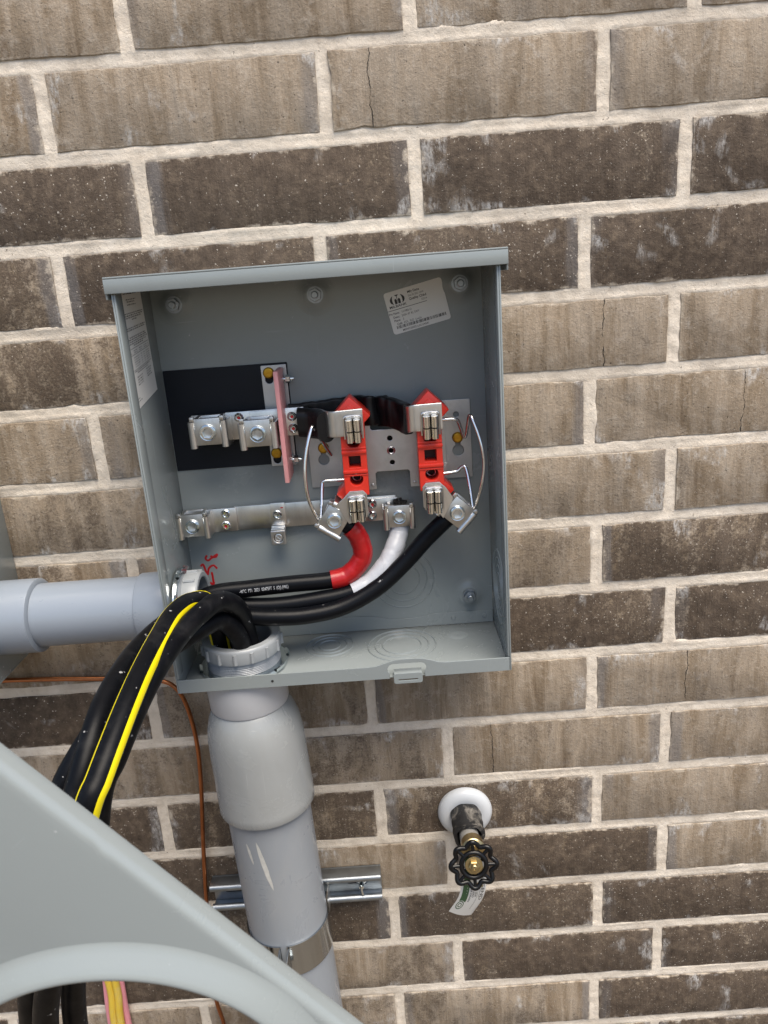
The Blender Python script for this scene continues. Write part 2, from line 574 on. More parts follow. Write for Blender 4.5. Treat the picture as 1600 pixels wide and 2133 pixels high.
    c = mixc(n, pale, c, (.55, .50, .43))
    pore = math_n(n, 'MULTIPLY', dot, math_n(n, 'LESS_THAN', sepc.outputs[0], .055))
    c = mixc(n, math_n(n, 'MULTIPLY', pore, .8), c, (.03, .022, .016))
    # a drying crack on some bricks
    wig = noise_tex(n, scaled((.15, 0, 1)), 26, 7, .62)
    xc = math_n(n, 'MULTIPLY', math_n(n, 'SUBTRACT', crack, .5), .25)
    dx = math_n(n, 'ABSOLUTE', math_n(n, 'ADD', math_n(n, 'SUBTRACT', sx.outputs[0], xc), math_n(n, 'MULTIPLY', math_n(n, 'SUBTRACT', wig, .5), .017)))
    ck = math_n(n, 'MULTIPLY', math_n(n, 'LESS_THAN', dx, math_n(n, 'MULTIPLY', math_n(n, 'SUBTRACT', mid, .36), .0028)), math_n(n, 'GREATER_THAN', crack, .02))
    c = mixc(n, math_n(n, 'MULTIPLY', ck, .9), c, (.012, .009, .007))
    n.links.new(c, b.inputs['Base Color'])
    b.inputs['Roughness'].default_value = .80
    b.inputs['Specular IOR Level'].default_value = .35
    h = math_n(n, 'ADD', math_n(n, 'MULTIPLY', streak2, .55), math_n(n, 'MULTIPLY', fine, .55))
    h = math_n(n, 'ADD', h, math_n(n, 'MULTIPLY', mid, .9))
    h = math_n(n, 'ADD', h, math_n(n, 'MULTIPLY', streak, 1.1))
    h = math_n(n, 'SUBTRACT', h, math_n(n, 'MULTIPLY', pore, .8))
    h = math_n(n, 'SUBTRACT', h, math_n(n, 'MULTIPLY', ck, 2.0))
    bp = N(n, 'ShaderNodeBump')
    bp.inputs['Strength'].default_value = .75
    bp.inputs['Distance'].default_value = .0023
    n.links.new(h, bp.inputs['Height'])
    n.links.new(bp.outputs[0], b.inputs['Normal'])
    return m

def mortar_mat():
    m, n, b = new_mat('sandy_mortar')
    v = obj_vec(n)
    c = ramp(n, noise_tex(n, v, 45, 8, .7), [(.25, (.47, .405, .33)), (.5, (.64, .57, .48)), (.75, (.75, .685, .595))])
    c = mixc(n, ramp(n, noise_tex(n, v, 420, 4, .8), [(.58, 0.0), (.70, .4)]), c, (.44, .37, .29))
    c = mixc(n, ramp(n, noise_tex(n, v, 9, 5, .6, .6), [(.48, 0.0), (.68, .55)]), c, (.50, .44, .37))
    c = mixc(n, ramp(n, noise_tex(n, v, 320, 2, .5), [(.735, 0.0), (.76, .8)]), c, (.10, .075, .055))
    n.links.new(c, b.inputs['Base Color'])
    b.inputs['Roughness'].default_value = .95
    b.inputs['Specular IOR Level'].default_value = .2
    h = math_n(n, 'ADD', noise_tex(n, v, 420, 5, .8), math_n(n, 'MULTIPLY', noise_tex(n, v, 150, 4, .6), 1.2))
    bp = N(n, 'ShaderNodeBump')
    bp.inputs['Strength'].default_value = .6
    bp.inputs['Distance'].default_value = .0018
    n.links.new(h, bp.inputs['Height'])
    n.links.new(bp.outputs[0], b.inputs['Normal'])
    return m

M_BRICK = brick_mat()
M_MORTAR = mortar_mat()

BED0, PITCH, JOINT = 431.7, 77.63, 12.6
HEADS = {0: (-161, 92, 345), 1: (-244.5, 11.4, 265), 2: (-167, 90, 342), 3: (-258, -5, 248.4), 4: (-168, 87, 337),
         5: (-251, 3, 254), 6: (-166, 86, 339), 7: (-238, 9, 262), 8: (-163, 88, 343.5), 9: (-243, 6, 257.4),
         10: (-164, 90, 343.5), 11: (-253, 5.5, 264.5), 12: (-166, 87.3, 344.5), 13: (-247, 11.6, 266.5),
         14: (-164, 88.5, 343), 15: (-246.6, 9, 263)}
# darkness of the bricks left of, between and right of those joints, with crack position where one shows
TONE = {0: (.02, .10, .16, .05), 1: (.14, .10, .14, .16), 2: (.92, .98, .95, .98), 3: (.78, .98, .90, 1.0), 4: (.55, .5, .22, .18),
        5: (.36, .35, .30, .22), 6: (.42, .4, .22, .30), 7: (.45, .4, .38, .74), 8: (.32, .4, .88, .90), 9: (.98, .36, .22, .26),
        10: (.38, .42, .28, .24), 11: (.98, .72, .72, .24), 12: (.96, .30, .92, .22), 13: (.80, .84, .86, 1.0),
        14: (1.0, .40, .98, 1.0), 15: (.40, .38, .40, 1.0)}
CRACK = {(1, 2): .16, (4, 2): .72, (5, 3): .62, (9, 3): .42, (10, 2): .20, (14, 3): .62, (8, 2): .22}
random.seed(11)
wall = thing('brick_wall', 'taupe and dark brown brick wall with pale sandy mortar joints', 'brick wall', (0, 0, GROUND_Z))
wall['kind'] = 'thing'
ROW0, ROW1 = -4, 22
brick_rects = {}
for r in range(ROW0, ROW1 + 1):
    base = HEADS.get(r, (-165 + random.uniform(-3, 3), 89 + random.uniform(-3, 3), 343) if r % 2 == 0 else (-247, 9 + random.uniform(-3, 3), 264))
    xs = list(base)
    while xs[0] > -900:
        xs.insert(0, xs[0] - 254 + random.uniform(-2, 2))
    i0 = xs.index(base[0])
    while xs[-1] < 900:
        xs.append(xs[-1] + 254 + random.uniform(-2, 2))
    zc = BED0 - (r - .5) * PITCH
    lst = []
    for i in range(len(xs) - 1):
        k = i - i0 + 1
        if 0 <= k <= 3 and r in TONE:
            tone = TONE[r][k]
        else:
            tone = random.choice((.1, .2, .3, .35, .5, .8, .95, 1.0))
        lst.append((xs[i] + JOINT / 2, xs[i + 1] - JOINT / 2, zc - (PITCH - JOINT) / 2, zc + (PITCH - JOINT) / 2, tone, CRACK.get((r, k), 0.0)))
    brick_rects[r] = lst

def brick_mesh(x0, x1, z0, z1, seed):
    """slightly uneven edges, chipped corners, bevelled arris; local frame at the middle of the front face"""
    cx, cz = (x0 + x1) / 2, (z0 + z1) / 2
    hw, hh = (x1 - x0) / 2, (z1 - z0) / 2
    per = []
    step = 9.0
    nx, nz = max(4, int(2 * hw / step)), max(3, int(2 * hh / step))
    for i in range(nx):
        per.append((-hw + 2 * hw * i / nx, -hh, 0, -1))
    for i in range(nz):
        per.append((hw, -hh + 2 * hh * i / nz, 1, 0))
    for i in range(nx):
        per.append((hw - 2 * hw * i / nx, hh, 0, 1))
    for i in range(nz):
        per.append((-hw, hh - 2 * hh * i / nz, -1, 0))
    V, F = [], []
    n = len(per)
    rings = ((0.0, 14.0), (0.0, .8), (-.35, .2), (-.9, 0.0))
    for ins, dep in rings:
        for j, (x, z, ax, az) in enumerate(per):
            q = noise.noise((x * .035 + seed * 7.1, z * .035, seed * 3.3)) * 1.3 + noise.noise((x * .16, z * .16 + seed, 5.5)) * .7
            chip = max(0.0, noise.noise((x * .05 + seed, z * .06, seed * 1.7)) - .42) * 7.0
            jx = (ax if ax else (-1 if x <= -hw + .1 else (1 if x >= hw - .1 else 0))) if (ax or abs(abs(x) - hw) < .1) else 0
            jz = (az if az else (-1 if z <= -hh + .1 else (1 if z >= hh - .1 else 0))) if (az or abs(abs(z) - hh) < .1) else 0
            e = q + ins * (1 + .5 * q) - (chip if dep < 1 else chip * .5)
            face = noise.noise((x * .012, z * .012, seed * 2.1)) * .6 if dep < 2 else 0
            V.append(W((x + jx * e, -dep + face, z + jz * e)))
    for k in range(len(rings) - 1):
        for j in range(n):
            j2 = (j + 1) % n
            F.append((k * n + j, k * n + j2, (k + 1) * n + j2, (k + 1) * n + j))
    F.append(tuple(range((len(rings) - 1) * n, len(rings) * n)))
    me = bpy.data.meshes.new('brick')
    me.from_pydata(V, [], F)
    me.update()
    return me

seed = 0
for r, lst in brick_rects.items():
    for (x0, x1, z0, z1, tone, ck) in lst:
        seed += 1
        me = brick_mesh(x0, x1, z0, z1, seed)
        M = Matrix.Translation(W(((x0 + x1) / 2, random.uniform(-.6, .7), (z0 + z1) / 2))) @ Matrix.Rotation(random.uniform(-.004, .004), 4, 'Y') @ Matrix.Rotation(random.uniform(-.004, .004), 4, 'Z')
        o = link('brick', me, M_BRICK, wall, M, smooth=28)
        o.color = (tone, random.random(), ck, 1)

def mortar_mesh():
    st = 3.2
    zt = BED0 - (ROW0 - 1) * PITCH
    zb = BED0 - ROW1 * PITCH
    nx, nz = int(1800 / st), int((zt - zb) / st)
    idx, V, F = {}, [], []
    D = np.full((nz + 1, nx + 1), np.nan)
    X = -900 + st * np.arange(nx + 1)
    Z = zb + st * np.arange(nz + 1)
    for j in range(nz + 1):
        z = Z[j]
        r = int(math.floor((BED0 - z) / PITCH)) + 1
        r = min(max(r, ROW0), ROW1)
        s_all = np.full(nx + 1, -1e9)
        for (x0, x1, z0, z1, t, c) in brick_rects[r]:
            sx = np.minimum(X - x0, x1 - X)
            sz = min(z - z0, z1 - z)
            s_all = np.maximum(s_all, np.minimum(sx, sz))
        D[j] = s_all
    keep = D < 7.5
    for j in range(nz + 1):
        for i in range(nx + 1):
            if keep[j, i]:
                s = D[j, i]
                x, z = X[i], Z[j]
                lo = noise.noise((x * .012, z * .03, 3.1))
                md = noise.noise((x * .06, z * .09, 9.2))
                hi = noise.noise((x * .23, z * .23, 1.7))
                h = -1.15 + .9 * lo + .7 * md + .5 * hi
                if s > -2:
                    h += .9 * max(0, lo) + .5 * md           # smeared over the arris here and there
                    h -= max(0.0, s) ** 1.5 * .55
                    h = min(h, 1.0 + .2 * hi)
                else:
                    h -= .25 * min(4.0, -s - 2) * (.5 + lo)
                idx[(j, i)] = len(V)
                V.append(W((x + .6 * hi, h, z + .6 * md)))
    for j in range(nz):
        for i in range(nx):
            q = (j, i), (j, i + 1), (j + 1, i + 1), (j + 1, i)
            if all(k in idx for k in q):
                F.append([idx[k] for k in q])
    # the backing behind the bricks, out of sight
    n0 = len(V)
    V += [W((-900, -14, zb)), W((900, -14, zb)), W((900, -14, zt)), W((-900, -14, zt)), W((-900, -100, zb)), W((900, -100, zb)), W((900, -100, zt)), W((-900, -100, zt))]
    for f in ((0, 1, 2, 3), (5, 4, 7, 6), (3, 2, 6, 7), (4, 5, 1, 0), (4, 0, 3, 7), (1, 5, 6, 2)):
        F.append([n0 + k for k in f])
    me = bpy.data.meshes.new('mortar')
    me.from_pydata(V, [], F)
    me.update()
    return me

link('mortar', mortar_mesh(), M_MORTAR, wall, smooth=180)

# ------------------------------------------------------------------ meter box
XL, XR, ZB, ZT, DF = -174.8, 149.3, -142.7, 242.0, 112.0
box = thing('meter_box', 'open grey steel meter box without its cover, fixed to the brick wall', 'meter box', (-12, 1, ZB))
b = MB()
b.box(XL + 1.6, XR - 1.6, 1.0, 2.6, ZB + 1.6, ZT)
for (x, z) in ((-150.7, 218), (-13.7, 217.4), (126.2, 217.9), (122.7, -107.4)):
    b.lathe([(21, 0), (17, .25), (13.5, 1.0), (11, 2.4), (9.6, 3.0), (5, 3.1)], (x, 2.55, z))
link('back_panel', b.mesh(), M_PAINT, box)
link('side_panel', MB().box(XL, XL + 1.5, 1.0, DF, ZB, ZT, .4).box(XL + 1.55, XL + 3.4, 94, DF - .2, ZB + 15, ZT - 2, .7).mesh(), M_PAINT, box)
link('side_panel', MB().box(XR - 1.5, XR, 1.0, DF, ZB, ZT, .4).box(XR - 3.4, XR - 1.55, 94, DF - .2, ZB + 15, ZT - 2, .7).mesh(), M_PAINT, box)
lid = MB()
lid.box(-178.6, 155.4, .6, 116, 243.1, 244.7, .6)
lid.box(-178.6, 155.4, 114.4, 116, 231.2, 243.0, .6)
lid.box(-178.6, -177.1, .6, 114.3, 226.5, 243.0, .5)
lid.box(153.9, 155.4, .6, 114.3, 226.5, 243.0, .5)
link('lid', lid.mesh(), M_PAINT, box)
bp_ = MB()
bp_.box(XL + 1.6, XR - 1.6, 2.7, 110.3, ZB, ZB + 1.5, .3)
lip = [(XL + 1.6, ZB), (31.5, ZB), (31.5, -136.5), (29.8, -135), (29.8, -131.5), (31.5, -128.6), (34.5, -127.2), (62.6, -127.2), (65.6, -128.6), (67.2, -131.5), (67.2, -135), (65.5, -136.5),
       (65.5, ZB), (XR - 1.8, ZB), (XR - 1.8, -129.0), (86, -129), (79, -128.2), (72, -125.6), (64, -123.3), (56, -122.6), (44, -122.6), (36, -123.3), (27, -126), (19, -128.4), (11, -129), (XL + 1.6, -129)]
bp_.plate([lip], 110.4, 112.0, .35)
fl = [(XL + 1.8, ZB + 2), (XR - 2, ZB + 2), (XR - 2, -126.7), (88, -126.2), (80, -127), (68, -129.3), (58, -130.2), (44, -130.2), (33, -129), (22, -126.4), (12, -124.6), (-66, -121.8), (XL + 1.8, -121.4)]
bp_.plate([fl], 2.75, 4.2, .3)
link('bottom_panel', bp_.mesh(), M_PAINT, box)
h = MB()
h.plate([rrect(35.2, 63.0, -147.2, -136.2, 2.4), rrect(39.5, 58.5, -143.9, -142.5, .65)], 113.6, 115.1, .35)
h.box(35.6, 62.6, 104, 113.4, -138.2, -136.8, .3)
link('hasp_tab', h.mesh(), M_PAINT, box)
link('bottom_hole_shade', MB().lathe([(0.01, 0), (1.3, 0), (1.3, .4), (.01, .4)], (-82, 111.8, -136.2), seg=12).mesh(), M_SHADE, box)  # dark disc on the lip, painted shade of a small hole

def ring_prof(r, hgt=1.3, wd=.9):
    return [(r - wd, 0), (r - wd * .5, hgt * .8), (r, hgt), (r + wd * .5, hgt * .8), (r + wd, 0)]

k = MB()
for r in (25, 18.2, 11.4):
    k.lathe(ring_prof(r), (-31, 34, ZB + 1.48), (0, 0, 1))
link('knockout', k.mesh(), M_PAINT, box)
k = MB()
for r in (35.5, 28, 20):
    k.lathe(ring_prof(r), (45.5, 45, ZB + 1.48), (0, 0, 1), 56)
link('knockout', k.mesh(), M_PAINT, box)
k = MB()
for r in (33, 25.5, 17.5):
    k.lathe(ring_prof(r, .7, .8), (52, 2.58, -84), (0, 1, 0), 56)
link('knockout', k.mesh(), M_PAINT, box)
k = MB()
for r in (38, 30, 22, 14):
    k.lathe(ring_prof(r, .9, .9), (XR - 1.52, 57, -78), (-1, 0, 0), 56)
link('knockout', k.mesh(), M_PAINT, box)
k = MB()
k.lathe([(11, 0), (9, .5), (6, .9), (0.1, .2)], (106, 30, ZB + 1.48), (0, 0, 1), 32)
link('floor_dimple', k.mesh(), M_PAINT, box)
for x in (104, 138):
    link('rivet_dimple', MB().lathe([(2.6, 0), (2.2, .7), (.1, .9)], (x, 4.2, -133), (0, 1, 0), 16).mesh(), M_PAINT, box)

nut = MB()
nut.lathe([(8.0, 3.0), (8.0, 4.0), (5, 4.1)], (0, 0, 0), seg=28)
hexp = [(6.6 * math.cos(math.radians(60 * q + 10)), 6.6 * math.sin(math.radians(60 * q + 10))) for q in range(6)]
nut.plate([hexp], 4.4, 9.4, .5)
nut.lathe([(3.4, 9.0), (3.4, 12.8), (2.7, 13.4), (.01, 13.4)], (0, 0, 0), seg=18)
nut = nut.mesh()
for (x, z, a) in ((-150.7, 218, 0), (-13.7, 217.4, 12), (126.2, 217.9, 25), (122.7, -107.4, 40)):
    link('mounting_nut', nut, M_GALV, box, place((x, 2.6, z), a))

# identification sticker on the back panel
SM = place((84.3, 2.7, 199.4), 12.0)
st = link('sticker', MB().plate([rrect(-29, 29, -20.3, 20.3, 2.6)], 0, .18, .04, M=SM).mesh(), M_PAPER, box)
pr = MB()
def ptext(body, size, x, z, bold=.0, sx=1.0):
    pr.text(body, size, x, z, .22, bold=bold, sx=sx, M=SM, th=.03)
ptext('MILBANK', 3.3, -26.5, 4.6, .05, 1.25)
ptext('Mfg Date', 3.2, -6.0, 14.6, .07)
ptext('Dec 02 2021 15:45', 2.5, -6.0, 11.3, 0, .80)
ptext('Quality Chkd', 3.2, -6.0, 7.8, .07)
ptext('32214', 2.5, 5.5, 4.6, 0, .9)
ptext('Prt Num:', 2.9, -28.6, -1.6, .05, .95)
ptext('U1980-O', 2.9, -16.0, -1.6, 0, .9)
ptext('Desc:', 2.9, -25.4, -5.2, .05)
ptext('200A 4T RL SWY', 2.9, -17.0, -5.2, 0, .85)
ptext('Plant:', 2.9, -25.4, -8.6, .05)
ptext('3', 2.9, -16.8, -8.6)
ptext('Cell:', 2.9, -23.4, -12.0, .05)
ptext('EOL  ELD  Line5a', 2.9, -16.4, -12.0, 0, .85)
ptext('MS04T200021L02154541', 2.8, -19.5, -18.9, .02, .92)
pr.plate([[(-29, 2.35), (10.5, 2.35), (10.5, 2.85), (-29, 2.85)]], .2, .24, 0, M=SM)
for (xa, pts) in ((0, [(-20.8, 15.8), (-22.6, 15.0), (-24.2, 13), (-24.5, 11), (-23.6, 9), (-22, 7.8), (-21.2, 7.6), (-21.9, 9), (-22.1, 12), (-21.7, 14.2)]),
                  (0, [(-13.4, 15.8), (-11.6, 15.0), (-10.0, 13), (-9.7, 11), (-10.6, 9), (-12.2, 7.8), (-13.0, 7.6), (-12.3, 9), (-12.1, 12), (-12.5, 14.2)]),
                  (0, [(-20.0, 7.6), (-20.0, 11.4), (-19.3, 12.6), (-18.4, 12.6), (-17.7, 11.4), (-17.7, 7.6)]),
                  (0, [(-16.5, 7.6), (-16.5, 11.4), (-15.8, 12.6), (-14.9, 12.6), (-14.2, 11.4), (-14.2, 7.6)]),
                  (0, [(-19.2, 16.2), (-15.0, 16.2), (-16.8, 14.6), (-16.9, 8), (-17.3, 8), (-17.4, 14.6)])):
    pr.plate([pts], .2, .24, 0, M=SM)
rb = random.Random(5)
x = -24.5
while x < 25.5:
    wd = rb.choice((.35, .4, .7, 1.0))
    pr.plate([[(x, -15.6), (x + wd, -15.6), (x + wd, -12.7), (x, -12.7)]], .2, .24, 0, M=SM)
    x += wd + rb.choice((.28, .3, .55, .7))
link('sticker_print', pr.mesh(), M_INK, st, smooth=0)

# instruction sticker on the left side panel
def quad_mesh(a, b_, c, d_):
    me = bpy.data.meshes.new('q')
    me.from_pydata([W(a), W(b_), W(c), W(d_)], [], [(0, 1, 2, 3)])
    return me
XS = XL + 1.62
def sp(u, v):
    """u 0..1 from the front edge inwards, v 0..1 from the bottom up"""
    d = (96 + (27.2 - 96) * u) * (1 - v) + (101 + (34 - 101) * u) * v
    z = (131 + 10 * u) * (1 - v) + (234 + 2 * u) * v
    return d, z
V, F = [], []
for dx in (0.0, .2):
    for (u, v) in ((0, 0), (1, 0), (1, 1), (0, 1)):
        d, z = sp(u, v)
        V.append(W((XS + dx - .05, d, z)))
F = [(0, 1, 2, 3), (4, 5, 6, 7), (0, 1, 5, 4), (1, 2, 6, 5), (2, 3, 7, 6), (3, 0, 4, 7)]
me = bpy.data.meshes.new('s')
me.from_pydata(V, [], F)
ws = link('sticker', me, M_PAPER, box, smooth=0)
V, F = [], []
def dash(u0, u1, v0, v1):
    n0 = len(V)
    for (u, v) in ((u0, v0), (u1, v0), (u1, v1), (u0, v1)):
        d, z = sp(u, v)
        V.append(W((XS + .2, d, z)))
    F.append((n0, n0 + 1, n0 + 2, n0 + 3))
def words(u0, u1, v, hgt=.0125, lo=.03, hi=.10):
    u = u0
    while u < u1 - .02:
        e = min(u1, u + rb.uniform(lo, hi))
        q = u
        while q < e:                                  # letters too small to read
            dash(q, min(e, q + rb.uniform(.010, .016)), v + rb.uniform(0, .002), v + hgt * rb.uniform(.7, 1.0))
            q += .017
        u = e + .022
for v, u0, u1 in ((.955, .22, .78), (.905, .30, .72), (.885, .33, .68), (.860, .32, .70), (.790, .06, .96), (.772, .10, .92), (.754, .16, .84), (.734, .42, .62),
                  (.668, .04, .98), (.650, .10, .92), (.590, .18, .92), (.572, .14, .92), (.554, .08, .96), (.536, .14, .92), (.518, .30, .74),
                  (.300, .16, .86), (.282, .28, .74)):
    words(u0, u1, v)
for v in (.500, .445, .318):
    dash(.03, .97, v, v + .004)
for v in (.475, .458):
    for u0, u1 in ((.05, .16), (.26, .42), (.50, .64), (.72, .86), (.92, .97)):
        words(u0, u1, v, .009)
for v in (.418, .398, .378, .358, .338):
    for u0, u1 in ((.06, .13), (.22, .46), (.54, .58), (.66, .72), (.78, .94)):
        words(u0, u1, v, .009)
for v in (.245, .222, .200, .178):
    words(.22, .46, v)
    words(.66, .88, v + .012)
words(.05, .18, .075, .012)
words(.05, .26, .052)
me = bpy.data.meshes.new('s')
me.from_pydata(V, [], F)
link('sticker_print', me, M_INK, ws, smooth=0)

# handwriting in red marker on the back panel
mk = MB()
for st_ in ([(-155.2, 3, -40.8),(-157.2, 3, -43.9),(-155, 3, -46.8),(-151.1, 3, -44.4),(-146.7, 3, -42),(-144.4, 3, -40.5),(-145.8, 3, -43.1),(-148.9, 3, -43.4),(-151.7, 3, -41.6)],
            [(-163.6, 3, -52.7),(-160.8, 3, -50.8),(-159.1, 3, -57.5),(-157.2, 3, -62.6),(-155.2, 3, -55.6),(-150.2, 3, -52.7),(-147.4, 3, -55.1),(-146.6, 3, -56.8)],
            [(-152.8, 3, -60.2),(-152.4, 3, -69.1),(-152.7, 3, -82.5)], [(-155.9, 3, -71.6),(-154.1, 3, -74),(-151.2, 3, -71.4)]):
    mk.tube(st_, 1.15, seg=8, sub=5)
mk = mk.mesh()
mk.transform(Matrix.Translation(W((0, 2.6, 0))) @ Matrix.Diagonal((1, .12, 1, 1)) @ Matrix.Translation(-W((0, 3, 0))))
link('marker_writing', mk, M_MARKER, box)

# ------------------------------------------------------------------ shared hardware
def screw_mesh(r, hgt, slot_w=1.3, zrot=20):
    m_ = MB()
    a = math.radians(zrot)
    m_.lathe([(r, 0), (r, hgt * .5), (r * .82, hgt * .9), (r * .6, hgt)], (0, 0, 0), seg=24)
    pts = []
    L, hw = r * .62, slot_w / 2
    m_.plate([circ(0, 0, r * .62, 24), [(L * .93 * math.cos(a) * s1 - hw * math.sin(a) * s2, L * .93 * math.sin(a) * s1 + hw * math.cos(a) * s2) for s1, s2 in ((-1, -1), (1, -1), (1, 1), (-1, 1))]], hgt - 1.2, hgt + .05)
    m_.lathe([(.01, hgt - 1.1), (r * .6, hgt - 1.1)], (0, 0, 0), seg=16)
    return m_.mesh()
SCREW = screw_mesh(5.6, 3.4)

def rivet_mesh():
    m_ = MB()
    m_.lathe([(4.7, 0), (4.7, .9), (3.9, 1.6)], (0, 0, 0), seg=24)
    m_.lathe([(3.6, 1.5), (3.6, 3.0), (3.0, 3.8), (2.2, 3.8), (2.0, 2.4), (.01, 2.2)], (0, 0, 0), seg=20)
    return m_.mesh()
RIVET = rivet_mesh()
def paint_dot():
    return MB().lathe([(1.7, 2.35), (1.2, 2.9), (.01, 3.0)], (0.2, 0, -.2), seg=10).mesh()
DOT = paint_dot()

def lug_meshes():
    """wire lug: extruded collar with two rolled side rails, and a socket screw"""
    bl = MB()
    bl.box(-13.0, 13.0, 18.5, 23.5, -12.5, 13.5, .8)
    bl.box(-13.0, 13.0, 0.0, 3.0, -12.5, 13.5, .8)
    for s in (-1, 1):
        bl.box(s * 11.2 - 1.8, s * 11.2 + 1.8, 2.6, 19.0, -12.5, 13.5, .5)
        bl.box(s * 14.4 - 2.0, s * 14.4 + 2.0, 21.0, 25.0, 11.0, 15.5, .6)
    bl = bl.mesh()
    rail = MB()
    pts = []
    for k in range(11):
        a = math.radians(205 - 230 * k / 10)
        pts.append((3.6 * math.cos(a), 22 + 3.6 * math.sin(a)))
    inner = [(2.4 * math.cos(math.radians(205 - 230 * k / 10)), 22 + 2.4 * math.sin(math.radians(205 - 230 * k / 10))) for k in range(11)][::-1]
    prof = [(3.6, 0.5)] + [q for q in pts[::-1]] + [q for q in inner[::-1]] + [(2.4, .5)]
    t = bmesh.new()
    a_ = [t.verts.new(W((x, d, -15))) for x, d in prof]
    b_ = [t.verts.new(W((x, d, 10.5))) for x, d in prof]
    for i in range(len(prof)):
        j = (i + 1) % len(prof)
        t.faces.new((a_[i], a_[j], b_[j], b_[i]))
    t.faces.new(a_)
    t.faces.new(b_)
    rail._add(t)
    rail = rail.mesh()
    sc = MB()
    hexo = [(4.9 * math.cos(math.radians(60 * q)), 4.9 * math.sin(math.radians(60 * q))) for q in range(6)]
    sc.plate([circ(0, 0, 6.6, 32), hexo], 18.5, 27.6, .3)
    sc.lathe([(8.2, 23.3), (8.2, 25.6), (7.6, 26.6), (6.7, 26.2)], (0, 0, 0), seg=36)
    sc.lathe([(.01, 19.5), (4.9, 19.5)], (0, 0, 0), seg=20)
    return bl, rail, sc.mesh()
LUG_BLOCK, LUG_RAIL, LUG_SCREW = lug_meshes()

def add_lug(root, p, rot=0.0, sc=1.0, turn=0):
    M = place(p, rot) @ Matrix.Scale(sc, 4)
    l = link('lug', LUG_BLOCK, M_ALU_D, root, M, smooth=30)
    for s in (-1, 1):
        link('rail', LUG_RAIL, M_ALU, l, M @ Matrix.Translation(W((s * 15.2, 0, 0))) @ Matrix.Diagonal((s, 1, 1, 1)))
    link('screw', LUG_SCREW, M_ZINC, l, M @ Matrix.Rotation(math.radians(turn), 4, 'Y'))
    return l

# ------------------------------------------------------------------ black sheet and the lug bar on it
sh = link('insulating_sheet', MB().plate([rrect(-172.3, -48.2, 53.4, 155.6, .8)], 3.0, 3.9, .15).mesh(), M_SHEET)
tag(sh, 'flat black insulating sheet behind the double lug bar', 'insulating sheet')

bar = thing('lug_bar', 'tinned bar with two screw lugs passing through the pink barrier board', 'lug bar', (-90, 4, 100))
link('bracket', MB().plate([rrect(-74.5, -49.3, 51.5, 153.8, .8), slot(-67.0, 139.5, 146, 4.0), slot(-68.0, 58.0, 64.5, 4.0)], 4.0, 5.6, .3).box(-56, -54.4, 5.7, 14, 54, 150, .3).mesh(), M_PLATE, bar)
for x, z in ((-67.0, 146.5), (-68.1, 65.3)):
    link('screw', SCREW, M_YBRASS, bar, place((x, 5.3, z), 0))
link('busbar', MB().box(-112, -34.5, 19.5, 23.5, 85.4, 112.8, .5).box(-146, -112.5, 19.5, 22.6, 85.4, 112.0, .5).box(-88, -58, 23.55, 25.2, 86.5, 112.2, .3).box(-84, -62, 5.7, 19.4, 92, 106, .5).mesh(), M_ALU, bar)
pink = MB().box(-56.6, -52.4, 8.5, 50.5, 43.8, 151.5, .35)
link('barrier_board', pink.mesh(), M_PINK, bar)
def stud_mesh():
    m_ = MB()
    m_.lathe([(2.0, 0), (2.0, 9.5), (1.5, 10.5), (.01, 10.6)], (0, 0, 0), (1, 0, 0), seg=14)
    m_.lathe([(4.2, 2.5), (4.2, 6.5), (3.4, 7.2), (1.9, 7.2)], (0, 0, 0), (1, 0, 0), seg=6)
    m_.lathe([(4.6, 0), (4.6, 1.0), (2, 1.2)], (0, 0, 0), (1, 0, 0), seg=16)
    return m_.mesh()
STUD = stud_mesh()
for d, z in ((12.0, 140.0), (12.0, 58.5)):
    link('bolt', STUD, M_ZINC, bar, place((-52.4, d, z)))
add_lug(bar, (-125.5, 23.0, 98.6), 0, 1.0, 10)
add_lug(bar, (-77.6, 25.3, 94.0), 0, 1.0, 35)
for x, z, d in ((-98.6, 107.2, 23.5), (-46.5, 104.5, 23.5), (-46.3, 92.6, 23.5)):
    rv = link('rivet', RIVET, M_ZINC, bar, place((x, d, z)))
    link('paint_dot', DOT, M_MARKER, rv, place((x, d, z)))

# ------------------------------------------------------------------ socket plate
pl = thing('socket_plate', 'bare galvanised mounting plate under the two red terminal blocks', 'mounting plate', (49, 3, 60))
ctr = [(-1, 23), (31.4, 23), (31.4, 39.5), (33.4, 41.2), (64.5, 41.2), (66.2, 39.5), (66.2, 23), (104, 23), (104, 104), (69, 104), (69, 85.5), (67, 83.8), (31.2, 83.8), (29.4, 85.5), (29.4, 103), (-1, 103)]
link('raised_plate', MB().plate([ctr, circ(48.3, 74.6, 2.7, 20), circ(48.8, 62, 2.4, 20), circ(49.2, 49.8, 2.5, 20)], 18.2, 20.0, .3)
     .lathe([(2.5, 20), (3.4, 20.6), (4.3, 20)], (48.8, 0, 62), seg=20).mesh(), M_PLATE, pl)
link('shade_backing', MB().box(42, 56, 8, 9, 42, 82).mesh(), M_SHADE, pl)  # added dark sheet so the plate's holes look shaded
def keyhole(cx, zc, r, sr, top):
    a = math.asin(sr / r)
    pts = []
    for q in range(25):
        t = math.pi / 2 + a + (2 * math.pi - 2 * a) * q / 24
        pts.append((cx + r * math.cos(t), zc + r * math.sin(t)))
    for q in range(7):
        t = math.pi * q / 6
        pts.append((cx + sr * math.cos(t), top + sr * math.sin(t)))
    return pts
link('wing', MB().plate([rrect(-35.5, 4, 25.5, 104, .8), keyhole(-20.6, 54.4, 5.7, 2.6, 67)], 3.2, 4.8, .25).box(2.4, 4.0, 4.9, 18.1, 25.5, 103, .3).mesh(), M_PLATE, pl)
